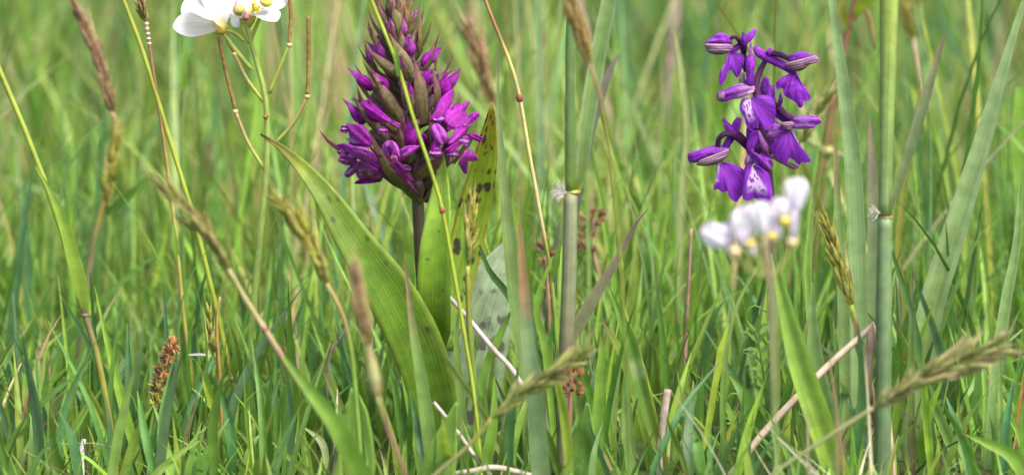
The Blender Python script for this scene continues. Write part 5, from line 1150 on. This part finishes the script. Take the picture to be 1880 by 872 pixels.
    straw([(868, 60), (866, 20), (860, -90), (852, -160)], [10, 10, 8, 3], (0.2, 0.15, 0.10), 'very blurred dark stem above the pinkish-brown spike', 0.5, root=True)
    straw([(150, 872), (148, 840), (154, 806)], [5, 7, 4], (0.7, 0.68, 0.66), 'white dry scrap standing in the lower left turf', -0.02, root=True)
blades()

# --- small broad-leaved plants
def broad():
    def leafy(name, pts, ws, col, label, Y, notch=False, turn=0.0, fold=0.15):
        p3 = ground_path(wpath(pts, Y)); mb = MB()
        blade(mb, p3, [w * PX(Y) for w in ws], col, fold=fold, turn=turn, n=26, cols=9, wave=0.08, edge=(0.2, 0.3, 0.06))
        if notch:
            for i, p in enumerate(mb.v):
                row = i // 9; c = i % 9
                if row > 20 and c < 3: mb.v[i] = p - Vector((0, 0, 0.006 * (3 - c) / 3 * (row - 20) / 5))
        o = mb.build(name, 'leaf'); tag(o, label, 'leaf'); sm = o.modifiers.new('thickness', 'SOLIDIFY'); sm.thickness = 0.0004
    leafy('plantain_leaf', [(660, 872), (652, 800), (648, 750), (645, 712)], [10, 22, 50, 66, 64, 54, 18], (0.12, 0.22, 0.04), 'small broad notched green leaf standing left of the orchid base', -0.045, True)
    leafy('plantain_leaf', [(800, 890), (812, 830), (826, 780), (838, 738)], [40, 66, 72, 60, 30, 4], (0.13, 0.23, 0.04), 'rounded green leaf with brownish rim at the foot of the orchid', -0.05, turn=0.2)
    leafy('plantain_leaf', [(1062, 890), (1072, 820), (1078, 740)], [30, 56, 50, 30, 4], (0.09, 0.18, 0.035), 'downy dark green leaf below the lone seed cluster', -0.02, turn=0.3)
    leafy('plantain_leaf', [(1690, 880), (1680, 780), (1686, 690)], [30, 60, 56, 34, 4], (0.15, 0.22, 0.09), 'pale silvery pointed leaf below the plump pinkish spike', -0.015, turn=-0.2)
    # vetch
    Y = 0.006
    for lab, st, seed in (('small feathery vetch with paired leaflets under the white blossom', [(1402, 880), (1408, 760), (1398, 660), (1388, 610)], 3), ('low feathery vetch sprawling beside the bent straw foot', [(1372, 890), (1362, 820), (1350, 770)], 5)):
        t = culm_thing('vetch', st, Y, lab, 'wildflower'); stalk_part(t, st, [3, 2.5, 2], G, Y, root=True)
        P = spline(wpath(st, Y), 14); r = random.Random(seed)
        for i in range(2, 14):
            for sgn in (-1, 1):
                p = P[i]; d = Vector((sgn * r.uniform(0.6, 1), r.uniform(-0.7, 0.4), r.uniform(0.2, 0.9))).normalized(); L = r.uniform(26, 44) * PX(Y)
                mb = MB(); blade(mb, [p, p + d * L * 0.5 + Vector((0, 0, 0.0008)), p + d * L], r.uniform(9, 13) * PX(Y), (0.11, 0.20, 0.05), face=Vector((0, -0.7, 0.7)), fold=0.3, cols=3, n=7, prof=lanc); mb.build('leaflet', 'leaf', t)
        p = P[-1]; mb = MB(); tube(mb, [p, p + Vector((-0.003, -0.001, 0.004)), p + Vector((-0.001, -0.002, 0.008)), p + Vector((0.003, -0.001, 0.006))], [0.0003, 0.0002], GL, n=12, sides=5); mb.build('tendril', 'stem', t)
broad()

# --- loose individual blades of the front turf that stand clear of the rest
ZONES = [(190, 'under the broad lime leaf'), (420, 'around the sedge spike'), (620, 'between sedge spike and notched leaf'), (900, 'at the foot of the magenta orchid'),
         (1130, 'round the foot of the grey-green reed'), (1330, 'between grey-green reed and keeled leaf'), (1560, 'round the thick keeled leaf'), (1720, 'at the foot of the thickest stem'), (9999, 'under the plump pinkish spike')]
def loose():
    r = random.Random(21)
    kinds = [('slender mid-green blade standing clear of the front turf', 'slender mid-green blades of the front turf', G, 70, (11, 22)),
             ('blue-green narrow blade standing clear of the front turf', 'blue-green blades of the front turf', GB, 60, (11, 23)),
             ('bright yellow-green blade standing clear of the front turf', 'yellow-green blades of the front turf', (0.2, 0.29, 0.04), 45, (10, 22)),
             ('pale green blade with purple-brown tip in the front turf', 'brown-tipped blades of the front turf', (0.17, 0.26, 0.07), 35, (12, 24)),
             ('dead straw-coloured blade in the front turf', 'dead blades of the front turf', (0.40, 0.33, 0.2), 14, (6, 10))]
    for lab, grp, c, n, wr in kinds:
        for i in range(n):
            x = -40 + 1960 * ((i + r.random()) / n); y0 = r.uniform(860, 900); Y = r.uniform(-0.05, 0.08)
            zone = next(z for lim, z in ZONES if x < lim)
            h = r.uniform(140, 350) * (0.85 if Y < 0 else 1.1)
            if 600 < x < 900 or 1240 < x < 1480: h *= 0.75
            if 'dead' in lab: h *= 0.7
            lean = r.gauss(0, 0.24) * h; bend = r.gauss(0, 0.07) * h
            w = r.uniform(*wr); cc = tuple(k * r.uniform(0.85, 1.15) for k in c)
            col = [(0, cc), (0.82, cc), (1, (0.2, 0.1, 0.08))] if 'tip' in lab else [(0, cc), (0.92, cc), (1, lerp3(cc, (0.3, 0.26, 0.1), 0.6))]
            mm = r.uniform(-25, 25)
            single_blade([(x, y0), (x + lean * 0.4, y0 - h * 0.5, mm * 0.3), (x + lean + bend, y0 - h, mm)], [w * 0.8, w, w * 0.9, w * 0.55, 1], col, lab.split(' standing')[0].split(' in the front')[0] + ' in the turf ' + zone, Y=Y, turn=[r.gauss(0, 0.5), r.gauss(0, 0.9)], fold=r.uniform(0.2, 0.6), group=grp + ' ' + zone, n=14, mat='straw' if 'dead' in lab else 'leaf')
loose()
for o in bpy.data.objects:
    if '_o' in o: del o['_o']
